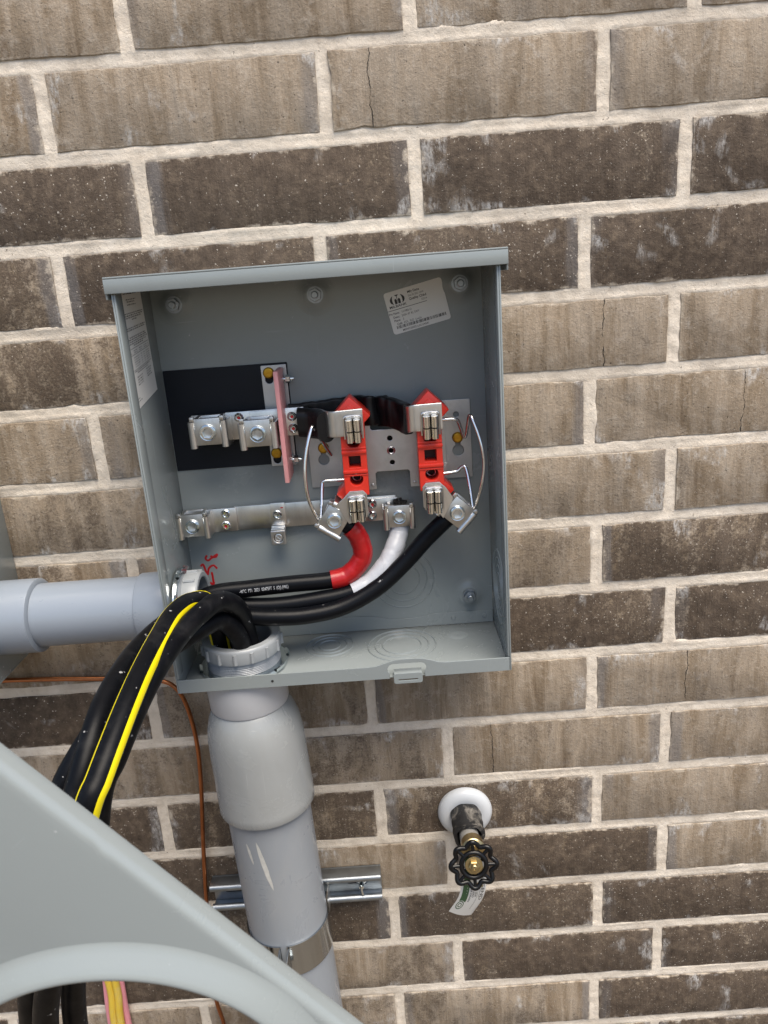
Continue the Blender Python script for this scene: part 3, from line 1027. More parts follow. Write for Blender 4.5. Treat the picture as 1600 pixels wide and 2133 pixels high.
link('wing', MB().plate([rrect(101, 131.4, 25.0, 106, .8), keyhole(117.6, 54.0, 5.9, 2.6, 67), circ(117, 91, 3.0, 14)], 3.2, 4.8, .25).box(101, 102.6, 4.9, 18.1, 25.5, 103, .3).mesh(), M_PLATE, pl)
link('screw', SCREW, M_YBRASS, pl, place((-20.0, 4.8, 66.8), 15))
link('screw', SCREW, M_YBRASS, pl, place((117.4, 4.8, 67.4), -20))
for x, z in ((27.4, 96.5), (27.8, 27.5), (70.5, 27.5)):
    link('rivet', MB().lathe([(1.8, 20), (1.5, 20.8), (.01, 21)], (x, 0, z), seg=12).mesh(), M_PLATE, pl)

# ------------------------------------------------------------------ red terminal blocks
def half_round_mesh():
    """four rolled jaw fingers"""
    m_ = MB()
    for x in (-3.75, 3.75):
        for z0, z1 in ((.7, 11.4), (-10.6, -.5)):
            m_.tube([(x, 4.0, z0), (x, 4.0, z1)], 3.35, seg=18, sub=1)
    return m_.mesh()
FINGERS = half_round_mesh()
def frame_mesh():
    m_ = MB()
    m_.tube([(-8.4, 1.5, -9), (-8.4, 1.8, 8), (-7.6, 1.8, 12.2), (-4, 1.8, 13.2), (4, 1.8, 13.2), (7.6, 1.8, 12.2), (8.4, 1.8, 8), (8.4, 1.5, -9)], .9, seg=10, sub=4)
    m_.box(-7.2, 7.2, -.5, 2.2, 10.2, 12.6, .5)
    return m_.mesh()
FRAME = frame_mesh()
GAP_SHADE_TOP = MB().plate([rrect(-7.0, 7.0, -11, 10.5, 1.5)], 0, .5).mesh()  # dark sheets painted as shade behind the jaw fingers
GAP_SHADE_LOW = MB().plate([rrect(-7.6, 7.6, -12.0, 8.5, 2.5)], 0, .5).mesh()

def terminal_block(name, label, cx, zs, upper, lower, lug, lug_rot, side, levers, diam_top, diam_low):
    root = thing(name, label, 'terminal block', (cx, 20, 65), 'red terminal blocks in the meter socket')
    zc1, zsq, zc2 = zs
    # moulded body with round and square wells
    bd = MB()
    bd.plate([rrect(cx - 11.6, cx + 11.6, zc2 - 16, zc1 + 24, .8), circ(cx + .3, zc1 - 1.2, 6.5, 28), rrect(cx - 5.7, cx + 5.7, zsq - 5.7, zsq + 5.7, .4), circ(cx + .3, zc2, 6.4, 28)], 34, 60.0, .5)
    bd.box(cx - 11.0, cx + 11.0, 20.2, 34.2, zc2 - 15, zc1 + 23)
    for z in (zsq + 9.6, zsq - 9.6):
        bd.box(cx - 11.9, cx + 11.9, 58, 61.6, z - 1.7, z + 1.7, .6)
        bd.box(cx - 11.8, cx + 11.8, 58, 60.6, z + (2.6 if z > zsq else -4.4), z + (4.4 if z > zsq else -2.6), .5)
    link('block_body', bd.mesh(), M_RED, root)
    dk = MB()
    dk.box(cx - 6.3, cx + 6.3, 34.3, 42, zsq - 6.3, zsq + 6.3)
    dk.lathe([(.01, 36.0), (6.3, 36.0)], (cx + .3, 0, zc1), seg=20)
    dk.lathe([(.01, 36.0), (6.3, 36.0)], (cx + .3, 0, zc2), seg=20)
    link('shaded_well_bottom', dk.mesh(), M_RED_SHADE, root)  # well floors coloured darker than the body, as shade
    sp_ = MB().tube([(cx + .3 + 4.2 * math.cos(a * .7), 40 + a * 1.1, zc2 + 4.2 * math.sin(a * .7)) for a in range(14)], .7, seg=8, sub=3)
    link('spring', sp_.mesh(), M_ZINC, root)
    for (px, pz), hs in ((diam_top, 13.6), ((diam_low[0] + side * 5.5, diam_low[1] + 2), 9.6)):
        dm = MB().box(-hs, hs, 24, 52, -hs, hs, 1.2, M=place((px, 0, pz), 45)).box(-hs + 5, hs - 5, 52.1, 54.5, -hs + 5, hs - 5, .8, M=place((px, 0, pz), 45))
        link('block_shoulder', dm.mesh(), M_RED, root)
    # jaws
    ju = link('jaw', FRAME, M_ALU, root, place((upper[0], 64.3, upper[1] - 1), 0) @ Matrix.Rotation(math.radians(6), 4, 'X'))
    link('jaw_gap_shade', GAP_SHADE_TOP, M_SHADE, ju, place((upper[0], 63.9, upper[1] - 1.5)))
    link('jaw_finger', FINGERS, M_FINGER, ju, place((upper[0], 65, upper[1] - 2), 0) @ Matrix.Rotation(math.radians(8), 4, 'X'))
    lx, lz = lower
    jl = link('jaw', FRAME, M_ALU, root, place((lx, 64.0, lz), 0) @ Matrix.Rotation(math.radians(4), 4, 'X'))
    link('jaw_gap_shade', GAP_SHADE_LOW, M_SHADE, jl, place((lx, 63.1, lz)))
    link('jaw_finger', FINGERS, M_FINGER, jl, place((lx, 65, lz - 1), 0) @ Matrix.Rotation(math.radians(6), 4, 'X'))
    # plate that carries the lower jaw and the lug
    s = side
    out_ = [(lx - s * 10.5, lz + 13), (lx - s * 7, lz + 17), (lx + s * 6, lz + 17), (lx + s * 12, lz + 11), (lug[0] - s * 3, lug[2] + 16), (lug[0] - s * 14, lug[2] - 4),
            (lx + s * 4, lz - 14), (lx - s * 5, lz - 14), (lx - s * 10.5, lz - 7)]
    link('jaw_plate', MB().plate([out_], 61.0, 63.0, .4).mesh(), M_ALU, root)
    add_lug(root, lug, lug_rot, .93, 20 * s)
    for pts in levers:
        link('bail_lever', MB().tube(pts, 1.75, seg=12, sub=6).mesh(), M_WIRE, root)
    return root

terminal_block('terminal_block', 'red terminal block over the red-taped cable, left one of the pair', (13.1, 60, 67.8)[0],
               ((14.4, 60, 83.1)[2], (14, 60, 62.1)[2], (13.4, 60, 44.6)[2]), (14.7, 95.7), (11.8, 17), (-11.4, 39, 5.4), 55, -1,
               [[(-11.8, 18, 61.4), (-16.2, 26, 72.2), (-21.3, 40, 87.5), (-24.2, 50, 97.5), (-26.7, 54, 93.3), (-30.2, 58, 82.3), (-33.9, 61, 65.9), (-35.5, 63, 48.6), (-35, 62, 32), (-31.5, 59, 17.3), (-27.3, 55, 5.9), (-25.7, 52, 0.4)],
                [(0.5, 36, 39.5), (-14.8, 36, 39.6), (-20.6, 36, 39.1), (-22.4, 37, 35), (-23.7, 44, 20.7), (-25.6, 52, 1.4)]],
               (12.2, 104.0), (11.2, 26.6))
terminal_block('terminal_block', 'red terminal block over the plain black cable, right one of the pair', (85.8, 60, 64.7)[0],
               ((86.4, 60, 82.3)[2], (86.2, 60, 62.8)[2], (86.1, 60, 44.3)[2]), (87, 93.9), (86.6, 20), (108.6, 39, 4.1), -43, 1,
               [[(98.2, 45, 94), (111.1, 45, 93.5), (114.9, 43, 91), (117.5, 38, 83.8), (120, 33, 76), (122, 31, 72.1), (123.3, 33, 75.7), (124.4, 40, 86), (125.3, 47, 95.6), (126.8, 50, 96.4), (128.6, 53, 91.7), (132.6, 57, 79.2), (135.4, 60, 65.6), (136.5, 61, 50.2), (134.1, 61, 32.8), (130.2, 58, 17.9), (125.9, 54, 3.8)],
                [(95.1, 36, 38.2), (111.4, 36, 39.4), (116.4, 36, 43), (120.1, 37, 44.4), (122, 39, 38.9), (123.9, 46, 22.4), (124.8, 52, 5.3)]],
               (87.2, 104.2), (88.6, 23.1))

# ------------------------------------------------------------------ bus straps in heat-shrink sleeve
def strap_sweep(pts, hgt, th, wr=0.0, seed=0, sub=10, seg=10, rnd=2.2):
    """rounded flat section swept along pts (x, d, z); hgt along z"""
    Pp = smooth_path(pts, sub)
    t = bmesh.new()
    rings = []
    n = len(Pp)
    for i, p in enumerate(Pp):
        a, b_ = Pp[max(0, i - 1)], Pp[min(n - 1, i + 1)]
        T = Vector((b_.x - a.x, b_.y - a.y, 0)).normalized()
        Nn = Vector((-T.y, T.x, 0))
        ring = []
        hs, ts = hgt / 2, th / 2
        rr = min(ts, rnd) * .98
        prof = [(x_, y_) for x_, y_ in rrect(-ts, ts, -hs, hs, rr, 6)]
        prof2 = []
        for q in range(len(prof)):
            x0, y0 = prof[q]
            x1, y1 = prof[(q + 1) % len(prof)]
            m_ = max(1, int(math.hypot(x1 - x0, y1 - y0) / 3))
            for e in range(m_):
                prof2.append((x0 + (x1 - x0) * e / m_, y0 + (y1 - y0) * e / m_))
        for u, v in prof2:
            w_ = wr * noise.noise((p.x * .09 + seed, p.y * .05, v * .05 + seed)) + wr * .6 * noise.noise((p.x * .22, v * .03, seed + 4.0))
            q = p + Nn * (u + w_ * (1 if u > 0 else -1)) + Vector((0, 0, v + w_ * .5))
            ring.append(t.verts.new(W((q.x, q.y, q.z))))
        rings.append(ring)
    for i in range(n - 1):
        for k2 in range(len(rings[i])):
            k3 = (k2 + 1) % len(rings[i])
            t.faces.new((rings[i][k2], rings[i][k3], rings[i + 1][k3], rings[i + 1][k2]))
    t.faces.new(rings[0])
    t.faces.new(rings[-1])
    m_ = MB()
    m_._add(t)
    return m_.mesh()

UL, UR = (14.7, 97.4), (87.3, 95.2)
s1 = thing('bus_strap', 'short tinned strap in a black sleeve, entering the left red block', 'bus strap', (-20, 20, 95), 'sleeved bus straps')
link('strap', strap_sweep([(-40, 22, 99), (-24, 26, 98.5), (-16, 38, 99), (-10, 55, 99.5), (-4, 61.5, 99.8), (3, 62.6, 100.2), (24.2, 62.6, 100.8)], 25.0, 2.2), M_ALU, s1, smooth=40)
link('sleeve', strap_sweep([(-39.5, 27, 98.6), (-29, 29, 97.4), (-20, 36, 96.8), (-14.5, 46, 96.6), (-11.5, 55, 96.6)], 29.5, 17, .6, 3, rnd=9), M_SLEEVE, s1, smooth=50)
s2 = thing('bus_strap', 'long tinned strap in a creased black sleeve, running behind to the right red block', 'bus strap', (20, 20, 100), 'sleeved bus straps')
link('strap', strap_sweep([(54, 30, 99), (61, 42, 98.6), (66, 56, 98.4), (71, 61.5, 100.0), (77, 62.6, 100.3), (98.4, 62.6, 100.6)], 25.5, 2.2), M_ALU, s2, smooth=40)
link('sleeve', strap_sweep([(-50, 12, 100), (-20, 12, 101.5), (2, 12.5, 103), (18, 14, 104), (30, 24, 104.5), (38, 17.5, 102), (46, 26, 103), (56, 34, 100.5), (62, 43, 98.6), (66.5, 54.5, 98.2)], 29.5, 8.0, 2.2, 8, 12), M_SLEEVE, s2, smooth=60)

# ------------------------------------------------------------------ neutral bar
nb = thing('neutral_bar', 'long tinned neutral bar low in the meter box with small ground lug at its middle', 'neutral bar', (-50, 3, 0))
link('busbar', MB().box(-118, 50, 9.0, 12.0, -12.5, 13.2, .4).mesh(), M_ALU, nb)
for x_ in (-96, -16):
    link('stand_off', MB().box(x_ - 4, x_ + 4, 3.0, 8.9, -8, 8, .5).mesh(), M_ALU, nb)
link('lug_strap', MB().box(-171, -115.8, 12.1, 15.2, -12.0, 13.0, .5).mesh(), M_ALU, nb)
link('lug_strap', MB().box(17, 52, 12.1, 15.2, -12.2, 11.5, .5).mesh(), M_ALU, nb)
for x, z, dot in ((-126.6, 7.2, 0), (-127.6, -5.4, 1), (25.4, 6.4, 1), (24.6, -6.0, 0)):
    rv = link('rivet', RIVET, M_ZINC, nb, place((x, 15.1, z)))
    if dot:
        link('paint_dot', DOT, M_MARKER, rv, place((x, 15.1, z)))
add_lug(nb, (-157.3, 12.2, 1.7), 0, .90, 5)
add_lug(nb, (52.2, 12.2, -4.1), 0, .88, 40)
gl = MB().box(-80.0, -65.0, 12.1, 14.0, -9.5, 14.5, .4)
gl.plate([rrect(-81.2, -66.2, -27.5, -12.6, .8), circ(-73.7, -20.4, 5.0, 24)], 16.0, 24.6, .5)
gl.box(-80.9, -66.5, 14.0, 16.2, -27.3, -9.6, .4)
gl.box(-80.6, -66.8, 14.0, 23.0, -12.4, -10.8, .4)
g_ = link('ground_lug', gl.mesh(), M_ALU, nb)
link('screw', screw_mesh(4.9, 3.2, 1.2, -40), M_ALU, g_, place((-73.7, 19.5, -20.4)))
rv = link('rivet', RIVET, M_ZINC, g_, place((-73.6, 14.0, 2.0)))
link('paint_dot', MB().box(-69.5, -67.0, 14.0, 14.15, 8.5, 9.8).mesh(), M_MARKER, g_)

# ------------------------------------------------------------------ cables inside the box
def bend_text(body, size, path, s0, r, up, sx=1.0, bold=0.0, align='LEFT'):
    """print lying on the surface of a cable: path is a list of mm points, s0 where the print starts along it"""
    m_ = MB().text(body, size, 0, 0, 0, sx=sx, bold=bold, th=0.0, align=align).mesh()
    bmx = bmesh.new()
    bmx.from_mesh(m_)
    bmesh.ops.subdivide_edges(bmx, edges=[e for e in bmx.edges if e.calc_length() > .0015], cuts=2)
    P_ = [W(p) for p in path]
    L = [0.0]
    for a, b_ in zip(P_, P_[1:]):
        L.append(L[-1] + (b_ - a).length)
    for v in bmx.verts:
        s = s0 * S + v.co.x
        i = 0
        while i < len(L) - 2 and L[i + 1] < s:
            i += 1
        t = (s - L[i]) / (L[i + 1] - L[i])
        T = (P_[i + 1] - P_[i]).normalized()
        c = P_[i].lerp(P_[i + 1], t)
        u = Vector(up)
        u = (u - T * u.dot(T)).normalized()
        q = T.cross(u) * -1
        if q.y > 0:
            q = -q
        a = v.co.z / (r * S)
        v.co = c + (q * math.cos(a) + u * math.sin(a)) * (r + .4) * S
    bmx.to_mesh(m_)
    bmx.free()
    return m_

R1 = 8.6
cab = thing('service_cable', 'black cable with red tape curving up to the left terminal lug', 'cable', (-100, 50, -80), 'service cables inside the meter box')
p1 = smooth_path([(-185, 66, -70), (-165, 66, -70), (-138.9, 62, -61.1), (-103, 59, -59.9), (-59.9, 55, -59.7), (-21.4, 50, -60.5), (-2, 47, -55.8), (12, 46, -39.6), (11, 47, -22.2), (4.5, 49, -8.4), (-7, 50, 1.8), (-14.9, 50, 9.4)], 10)
link('jacket', MB().tube(p1[:-12], R1, seg=20, sub=1).mesh(), M_BLACK, cab)
link('tape', MB().tube(p1[50:93], R1 + 1.1, seg=22, sub=1, rfun=lambda t: 1 + .045 * ((t * 6.5) % 1.0) + (.03 if t > .93 else 0)).mesh(), M_REDTAPE, cab)
link('strand_end', MB().tube(p1[92:], 7.2, seg=14, sub=1).mesh(), M_STRAND, cab)
s_end = sum((Vector(a) - Vector(b_)).length for a, b_ in zip(p1[:39], p1[1:40]))
pr_ = bend_text('-40\u00b0C  FT1  2021  02475FT  S  (OJ) (WL)', 4.6, p1, s_end, R1, (0, -.05, 1), .62, .02, 'RIGHT')
link('cable_print', pr_, M_GREYINK, cab, smooth=0)

cab = thing('service_cable', 'black cable with white tape rising to the middle neutral lug', 'cable', (-80, 55, -95), 'service cables inside the meter box')
p2 = smooth_path([(-185, 58, -80), (-165, 58, -81), (-138.9, 58, -72.7), (-110, 60, -77.8), (-76.1, 60, -79.9), (-37.3, 57, -78.4), (-5.5, 53, -75.2), (17.2, 48, -66.9), (34, 43, -51.8), (45.1, 34, -36.1), (50.7, 24, -23.2), (52.9, 21.5, -7), (54.3, 21.5, 7.3)], 10)
link('jacket', MB().tube(p2[:-14], R1, seg=20, sub=1).mesh(), M_BLACK, cab)
link('tape', MB().tube(p2[62:108], R1 + 1.0, seg=22, sub=1, rfun=lambda t: 1 + .05 * ((t * 7.2) % 1.0) + .015 * math.sin(t * 23)).mesh(), M_WHITETAPE, cab)
e_ = MB().tube(p2[105:], 7.4, seg=14, sub=1)
for q in range(14):
    a = q * 2.4
    e_.tube([(p2[-1][0] + 5.5 * math.cos(a), p2[-1][1] + 5.5 * math.sin(a), p2[-1][2] - 4), (p2[-1][0] + 5.9 * math.cos(a), p2[-1][1] + 5.9 * math.sin(a), p2[-1][2] + 1.5 + (q * 37 % 5) * .5)], 1.4, seg=7, sub=1)
link('strand_end', e_.mesh(), M_STRAND, cab)

cab = thing('service_cable', 'plain black cable sweeping up to the right terminal lug', 'cable', (-60, 60, -110), 'service cables inside the meter box')
p3 = smooth_path([(-185, 66, -92), (-165, 68, -95), (-136.9, 72, -78.7), (-106, 74, -83.3), (-79.8, 75, -86), (-46.7, 72, -87.8), (-10.7, 65, -84.4), (24.2, 57, -70.1), (52.6, 50, -49), (75.9, 48, -25.9), (93.5, 50, -8.9), (106.4, 50, 2.1), (115.3, 50, 9.4)], 10)
link('jacket', MB().tube(p3[:-14], R1, seg=20, sub=1).mesh(), M_BLACK, cab)
link('strand_end', MB().tube(p3[-18:], 7.0, seg=14, sub=1).mesh(), M_STRAND, cab)

# ------------------------------------------------------------------ conduits and bushings
vc = thing('vertical_conduit', 'upright grey plastic conduit with a swollen expansion coupling below the meter box', 'conduit', (-80, 66, GROUND_Z))
AX = Vector((.034, .004, -1)).normalized()
AX = (AX.x, AX.y, AX.z)
TOP = (-117.5, 66, ZB - .3)
def along(z):
    t = (TOP[2] - z)
    return (TOP[0] + .034 * t, TOP[1] + .004 * t, z)
link('adapter', MB().lathe([(30, 0), (41.0, .2), (41.4, 3), (40.6, 36), (39.6, 38.4), (36, 38.6)], TOP, AX, 56).mesh(), M_PVC_L, vc)
cp = [(36.0, 38.8), (38.9, 39.2), (41.3, 42.4), (45.0, 50.5), (48.0, 61), (49.7, 74), (50.3, 90), (50.6, 118), (51.0, 150), (51.2, 158.2), (50.8, 158.9), (47, 159.0), (45.6, 156)]
link('expansion_coupling', MB().lathe(cp, TOP, AX, 72, wob=lambda a: 1 + .004 * math.sin(2 * a + 1)).mesh(), M_PVC_B, vc)
zt = along(ZB - 150)
link('pipe', MB().tube([along(ZB - 120), along(GROUND_Z + 1)], 44.8, seg=64, sub=1).mesh(), M_PVC, vc, smooth=60)
sf = MB()
def scuff(zc, ang, length, width, lean):
    """pale scrape on the pipe's front"""
    o_ = along(zc)
    pts = []
    n = 12
    for side in (1, -1):
        for q in (range(n + 1) if side > 0 else range(n, -1, -1)):
            t = q / n
            wv = width * math.sin(math.pi * min(1, max(0, t))) ** .6 * (1 + .5 * noise.noise((t * 5, side * 3.0, zc)))
            a = ang + lean * (t - .5) + side * wv / 45
            z = zc + length * (.5 - t)
            pts.append(W((along(z)[0] + 44.95 * math.sin(a), along(z)[1] + 44.95 * math.cos(a), z)))
    t = bmesh.new()
    vs = [t.verts.new(p) for p in pts]
    for q in range(n):
        a_, b_, c_, d_ = vs[q], vs[q + 1], vs[2 * n - q], vs[2 * n + 1 - q]
        try:
            t.faces.new((a_, b_, c_, d_))
        except ValueError:
            pass
    sf._add(t)
scuff(-352, -.10, 62, 2.6, .22)
scuff(-338, -.42, 26, 1.6, .1)
link('scrape_mark', sf.mesh(), simple('pale_scrape', (.46, .46, .44), .6, var=.25, vscale=200), vc, smooth=60)

def bushing(parent, O, A, r, L, hgt_nut, ribs=16, bore=.80):
    """threaded end, locknut and insulating bushing on a box wall"""
    th = MB()
    prof = []
    for q in range(7):
        prof += [(r - 3.2, 3 + q * 1.7), (r - 2.2, 3.8 + q * 1.7)]
    th.lathe([(r - 3.2, -.2)] + prof + [(r - 3.2, L - 10)], O, A, 48)
    link('thread', th.mesh(), M_PVC, parent)
    bs = MB()
    bs.lathe([(r - 4, L - 16.0), (r - .6, L - 15.5), (r, L - 13), (r + .3, L - 3), (r - .3, L - .9), (r - 1.4, L), (r * bore + 1.2, L), (r * bore, L - 1), (r * bore, -30)], O, A, 64)
    Av = W(A).normalized()
    Nv = Av.orthogonal().normalized()
    Bv = Av.cross(Nv)
    for q in range(ribs):
        a = 2 * math.pi * (q + .35) / ribs
        c = (Nv * math.cos(a) + Bv * math.sin(a)) * (r + .2)
        f = lambda h: (O[0] + c.x + Av.x * h, O[1] - c.y - Av.y * h, O[2] + c.z + Av.z * h)
        bs.tube([f(L - 14), f(L - 8), f(L - 3.2)], 2.0, seg=8, sub=2)
    link('bushing_body', bs.mesh(), M_BUSH, parent)
    ln = MB()
    ln.lathe([(r - 2.5, 0.1), (r + 4.0, .15), (r + 4.8, 1.2), (r + 4.4, hgt_nut), (r + 1.5, hgt_nut + .3), (r - 2.4, hgt_nut + .2)], O, A, 64)
    for q in range(8):
        a0 = 360 / 8 * q + 8
        ln.lathe([(r + 3, hgt_nut * .6), (r + 6.2, hgt_nut * .7), (r + 6.6, hgt_nut + 1.6), (r + 5.6, hgt_nut + 2.2), (r + 3, hgt_nut + .8), (r + 3, hgt_nut * .6)], O, A, 8, a0, a0 + 17)
    link('locknut', ln.mesh(), M_ZINC, parent)

bu = thing('conduit_bushing', 'round grey bushing and locknut standing on the meter box floor with black cables inside', 'conduit bushing', (-117, 66, ZB + 1.6), 'conduit bushings in the meter box')
bushing(bu, (-117.0, 63, ZB + 1.6), (0, 0, 1), 39.5, 33.5, 4.6, 15, .77)
bu2 = thing('conduit_bushing', 'grey bushing and locknut on the left side wall of the meter box', 'conduit bushing', (XL + 1.6, 64, -70), 'conduit bushings in the meter box')
bushing(bu2, (XL + 3.5, 64, -70), (1, 0, 0), 33.0, 23.0, 4.0, 12, .80)

hc = thing('side_conduit', 'short bluish grey conduit running level from the meter box to the left edge', 'conduit', (-265, 65, -101))
link('collar', MB().lathe([(28, 0), (34.6, .2), (35, 2), (34.6, 33), (33.6, 34.5), (31, 34.5)], (XL - .4, 65, -69.5), (-1, 0, 0), 56).mesh(), M_PVC_BLUE, hc)
link('pipe', MB().tube([(-188, 65, -69.5), (-345, 65, -69.5)], 31.6, seg=56, sub=1).mesh(), M_PVC_BLUE, hc, smooth=60)
link('coupling', MB().lathe([(31.7, 0), (34.4, .2), (36.8, 1.4), (37.0, 3), (37.0, 50), (33, 51)], (-311.5, 65, -69.5), (-1, 0, 0), 56).mesh(), M_PVC_BLUE, hc)

eb = thing('side_enclosure', 'grey steel enclosure at the left edge of the picture, taking the level conduit', 'enclosure', (-500, 1, -135))
link('side_panel', MB().box(-363, -361.4, 1, 118, -133.5, 300, .3).mesh(), M_PAINT, eb)
link('side_panel', MB().box(-640, -638.4, 1, 118, -133.5, 300, .3).mesh(), M_PAINT, eb)
link('bottom_panel', MB().box(-640, -361.4, 1, 118, -135.2, -133.6, .3).mesh(), M_PAINT, eb)
link('back_panel', MB().box(-638.3, -363.1, 1, 2.5, -133.5, 300).box(-640, -361.4, 1, 118, 300.1, 301.6, .3).mesh(), M_PAINT, eb)
link('door', MB().box(-641, -360.6, 118.2, 121, -134, 302, .9).mesh(), M_PAINT, eb)
for d in (30, 78):
    link('rivet', MB().lathe([(2.2, 0), (1.8, .8), (.01, 1.0)], (-361.4, d, -118), (1, 0, 0), seg=12).mesh(), M_GALV, eb)

# strut, clamp
stt = thing('strut_channel', 'short galvanised strut channel fixed level across the wall behind the conduit', 'strut channel', (-104, 0, -492))
sc_ = MB()
sc_.box(-206.5, -.5, .8, 3.2, -492, -455, .4)
sc_.box(-206.5, -.5, 3.3, 17.5, -457.4, -455, .4)
sc_.box(-206.5, -.5, 3.3, 17.5, -492, -489.6, .4)
for zc in (-459.2, -487.8):
    sc_.tube([(-206.5, 17.2, zc), (-.5, 17.2, zc)], 4.2, seg=18, sub=1)
link('channel', sc_.mesh(), M_GALV, stt)
sl = MB()
for x in (-180, -30):
    sl.plate([slot(0, -9, 9, 5.5)], 3.25, 3.4, 0, M=place((x, 0, -473.5), 90))
link('slot_shade', sl.mesh(), M_SHADE, stt)  # dark ovals laid on the web as shade in its slots
bo = MB()
bo.lathe([(8.5, 3.4), (8.5, 5), (4, 5.2)], (-24.5, 0, -472), seg=24)
bo.tube([(-24.5, 5, -472), (-24.5, 19, -472)], 2.8, seg=12, sub=1)
bo.lathe([(5.4, 5.2), (5.4, 9.4), (4.6, 9.8), (2.8, 9.8)], (-24.5, 0, -472), seg=6)
bo.tube([(-24.5, 19, -469.5), (-24.5, 20, -476), (-23.6, 20, -481)], 1.6, seg=10, sub=3)
link('anchor_bolt', bo.mesh(), M_ZINC, stt)
wg = MB().plate([[(-38, -462), (-18, -462), (-8, -463), (-6, -465.5), (-12, -470), (-18, -474), (-30, -475), (-36, -470)]], 5.3, 6.6, .3)
link('washer_plate', wg.mesh(), M_GALV, stt)

cl = thing('conduit_clamp', 'shiny metal strap clamp holding the upright conduit to the strut', 'conduit clamp', (-107, 70, -478))
zc0 = -498.0
axc = along(-477)
cm = MB()
AXU = (-.034, -.004, 1)
# lathe's angle starts along +x and turns towards the wall: leave a gap at the front
for a0, a1 in ((-85.5, 60), (-240, -94.5)):
    cm.lathe([(45.2, 0), (46.9, 0), (46.9, 41), (45.2, 41), (45.2, 0)], (axc[0] + .7, axc[1], zc0), AXU, 40, a0, a1)
link('band', cm.mesh(), M_CLAMP, cl)
er = MB()
er.box(axc[0] - 5.2, axc[0] - 3.6, 115.5, 137, zc0 + 0, zc0 + 41, .6)
er.box(axc[0] + 4.4, axc[0] + 6.0, 115.5, 137, zc0 + 0, zc0 + 41, .6)
link('ear', er.mesh(), M_CLAMP, cl)
sd_ = MB()
sd_.box(axc[0] + 41, axc[0] + 42.6, 14, 68, -490, -462, .5)
link('shank', sd_.mesh(), M_ALU, cl)
sd_ = MB()
sd_.box(axc[0] - 42.6, axc[0] - 41, 14, 68, -490, -462, .5)
link('shank', sd_.mesh(), M_ALU, cl)
bt = MB()
bt.lathe([(6.4, 0), (6.4, 4.2), (5.4, 4.8), (.01, 4.8)], (axc[0] + 6.1, 129, zc0 + 16), (1, 0, 0), seg=6)
bt.tube([(axc[0] - 12, 129, zc0 + 16), (axc[0] + 6, 129, zc0 + 16)], 3.0, seg=12, sub=1)
link('bolt', bt.mesh(), M_ZINC, cl)

# ------------------------------------------------------------------ cables coming out of the floor bushing
VIEW = Vector((.1, -.82, .56))
def side_ref(k, up):
    return lambda t, T: T.cross(VIEW) * (-k) + VIEW * up
RB = 9.2
GRP = 'thick black cables hanging out of the meter box'
def hang(pts):
    return smooth_path(pts, 8)
tail = [(0, 0, 0), (-212, 326, -185), (-246, 316, -280), (-264, 298, -400), (-282, 262, -620), (-296, 230, -900), (-302, 220, -1150), (-305, 240, -1265)]
def shift(pts, dx, dd, dz=0):
    return [(x + dx, d + dd, z + dz) for x, d, z in pts]
A = thing('hanging_cable', 'leftmost thick black cable with white paint spots, outside of the striped cable', 'cable', (-305, 240, GROUND_Z), GRP)
pa = hang([(-124, 52, -260), (-126, 52, -160), (-128, 62, -112), (-147.3, 90, -61.7), (-167.5, 128, -59.8), (-181.6, 172, -62.8), (-186.1, 212, -66.1), (-187.8, 248, -71.2), (-188.3, 272, -79.2), (-191.5, 292, -94.9), (-196.8, 304, -111.4), (-203.4, 312, -131.1)] + shift(tail[1:], -12, 2))
link('jacket', MB().tube(pa, RB, seg=22, sub=1).mesh(), M_BLACK2, A)
Bc = thing('hanging_cable', 'thick black cable with a bright yellow stripe down each side', 'cable', (-285, 250, GROUND_Z), GRP)
pb = hang([(-138, 66, -260), (-138, 66, -160), (-136, 72, -118), (-135, 100, -58.3), (-145.4, 122, -44.5), (-152.4, 156, -41.5), (-155.3, 196, -45.3), (-157.7, 234, -51.3), (-159.4, 272, -59.2), (-162.8, 304, -71.6), (-167.6, 326, -85.7), (-175, 338, -102.8)] + shift(tail[1:], 8, 22))
link('jacket', MB().tube(pb, RB, seg=22, sub=1).mesh(), M_BLACK2, Bc)
link('stripe', MB().tube(pb[:98], RB + .18, seg=6, sub=1, arc=(-20, 20), ref=side_ref(1.0, .50)).mesh(), M_YELLOW, Bc, smooth=60)
link('stripe', MB().tube(pb[:98], RB + .18, seg=6, sub=1, arc=(-12, 12), ref=side_ref(-1.0, .52)).mesh(), M_YELLOW, Bc, smooth=60)
link('cable_print', bend_text('- 1 - 08 FT', 6.2, pb, 178, RB, (-.3, .1, .4), .75), M_GREYINK, Bc, smooth=0)
Cc = thing('hanging_cable', 'nearest thick black cable arching high over the floor bushing, right of the yellow stripe', 'cable', (-285, 225, GROUND_Z), GRP)
pc = hang([(-98, 74, -260), (-100, 76, -165), (-107.6, 72, -109.4), (-108.3, 82, -81.6), (-111.7, 98, -60), (-121.2, 118, -46.6), (-131.6, 142, -46.7), (-140.9, 170, -49.2), (-148.3, 206, -53.5), (-155.3, 238, -62.3), (-162.6, 266, -76), (-170.1, 290, -93.2), (-179.4, 304, -112.8)] + shift(tail[1:], 18, -6))
link('jacket', MB().tube(pc, RB, seg=22, sub=1).mesh(), M_BLACK2, Cc)
Dc = thing('hanging_cable', 'thick black cable inside the arch, its lower end leftmost of all behind the loose cover', 'cable', (-310, 210, GROUND_Z), GRP)
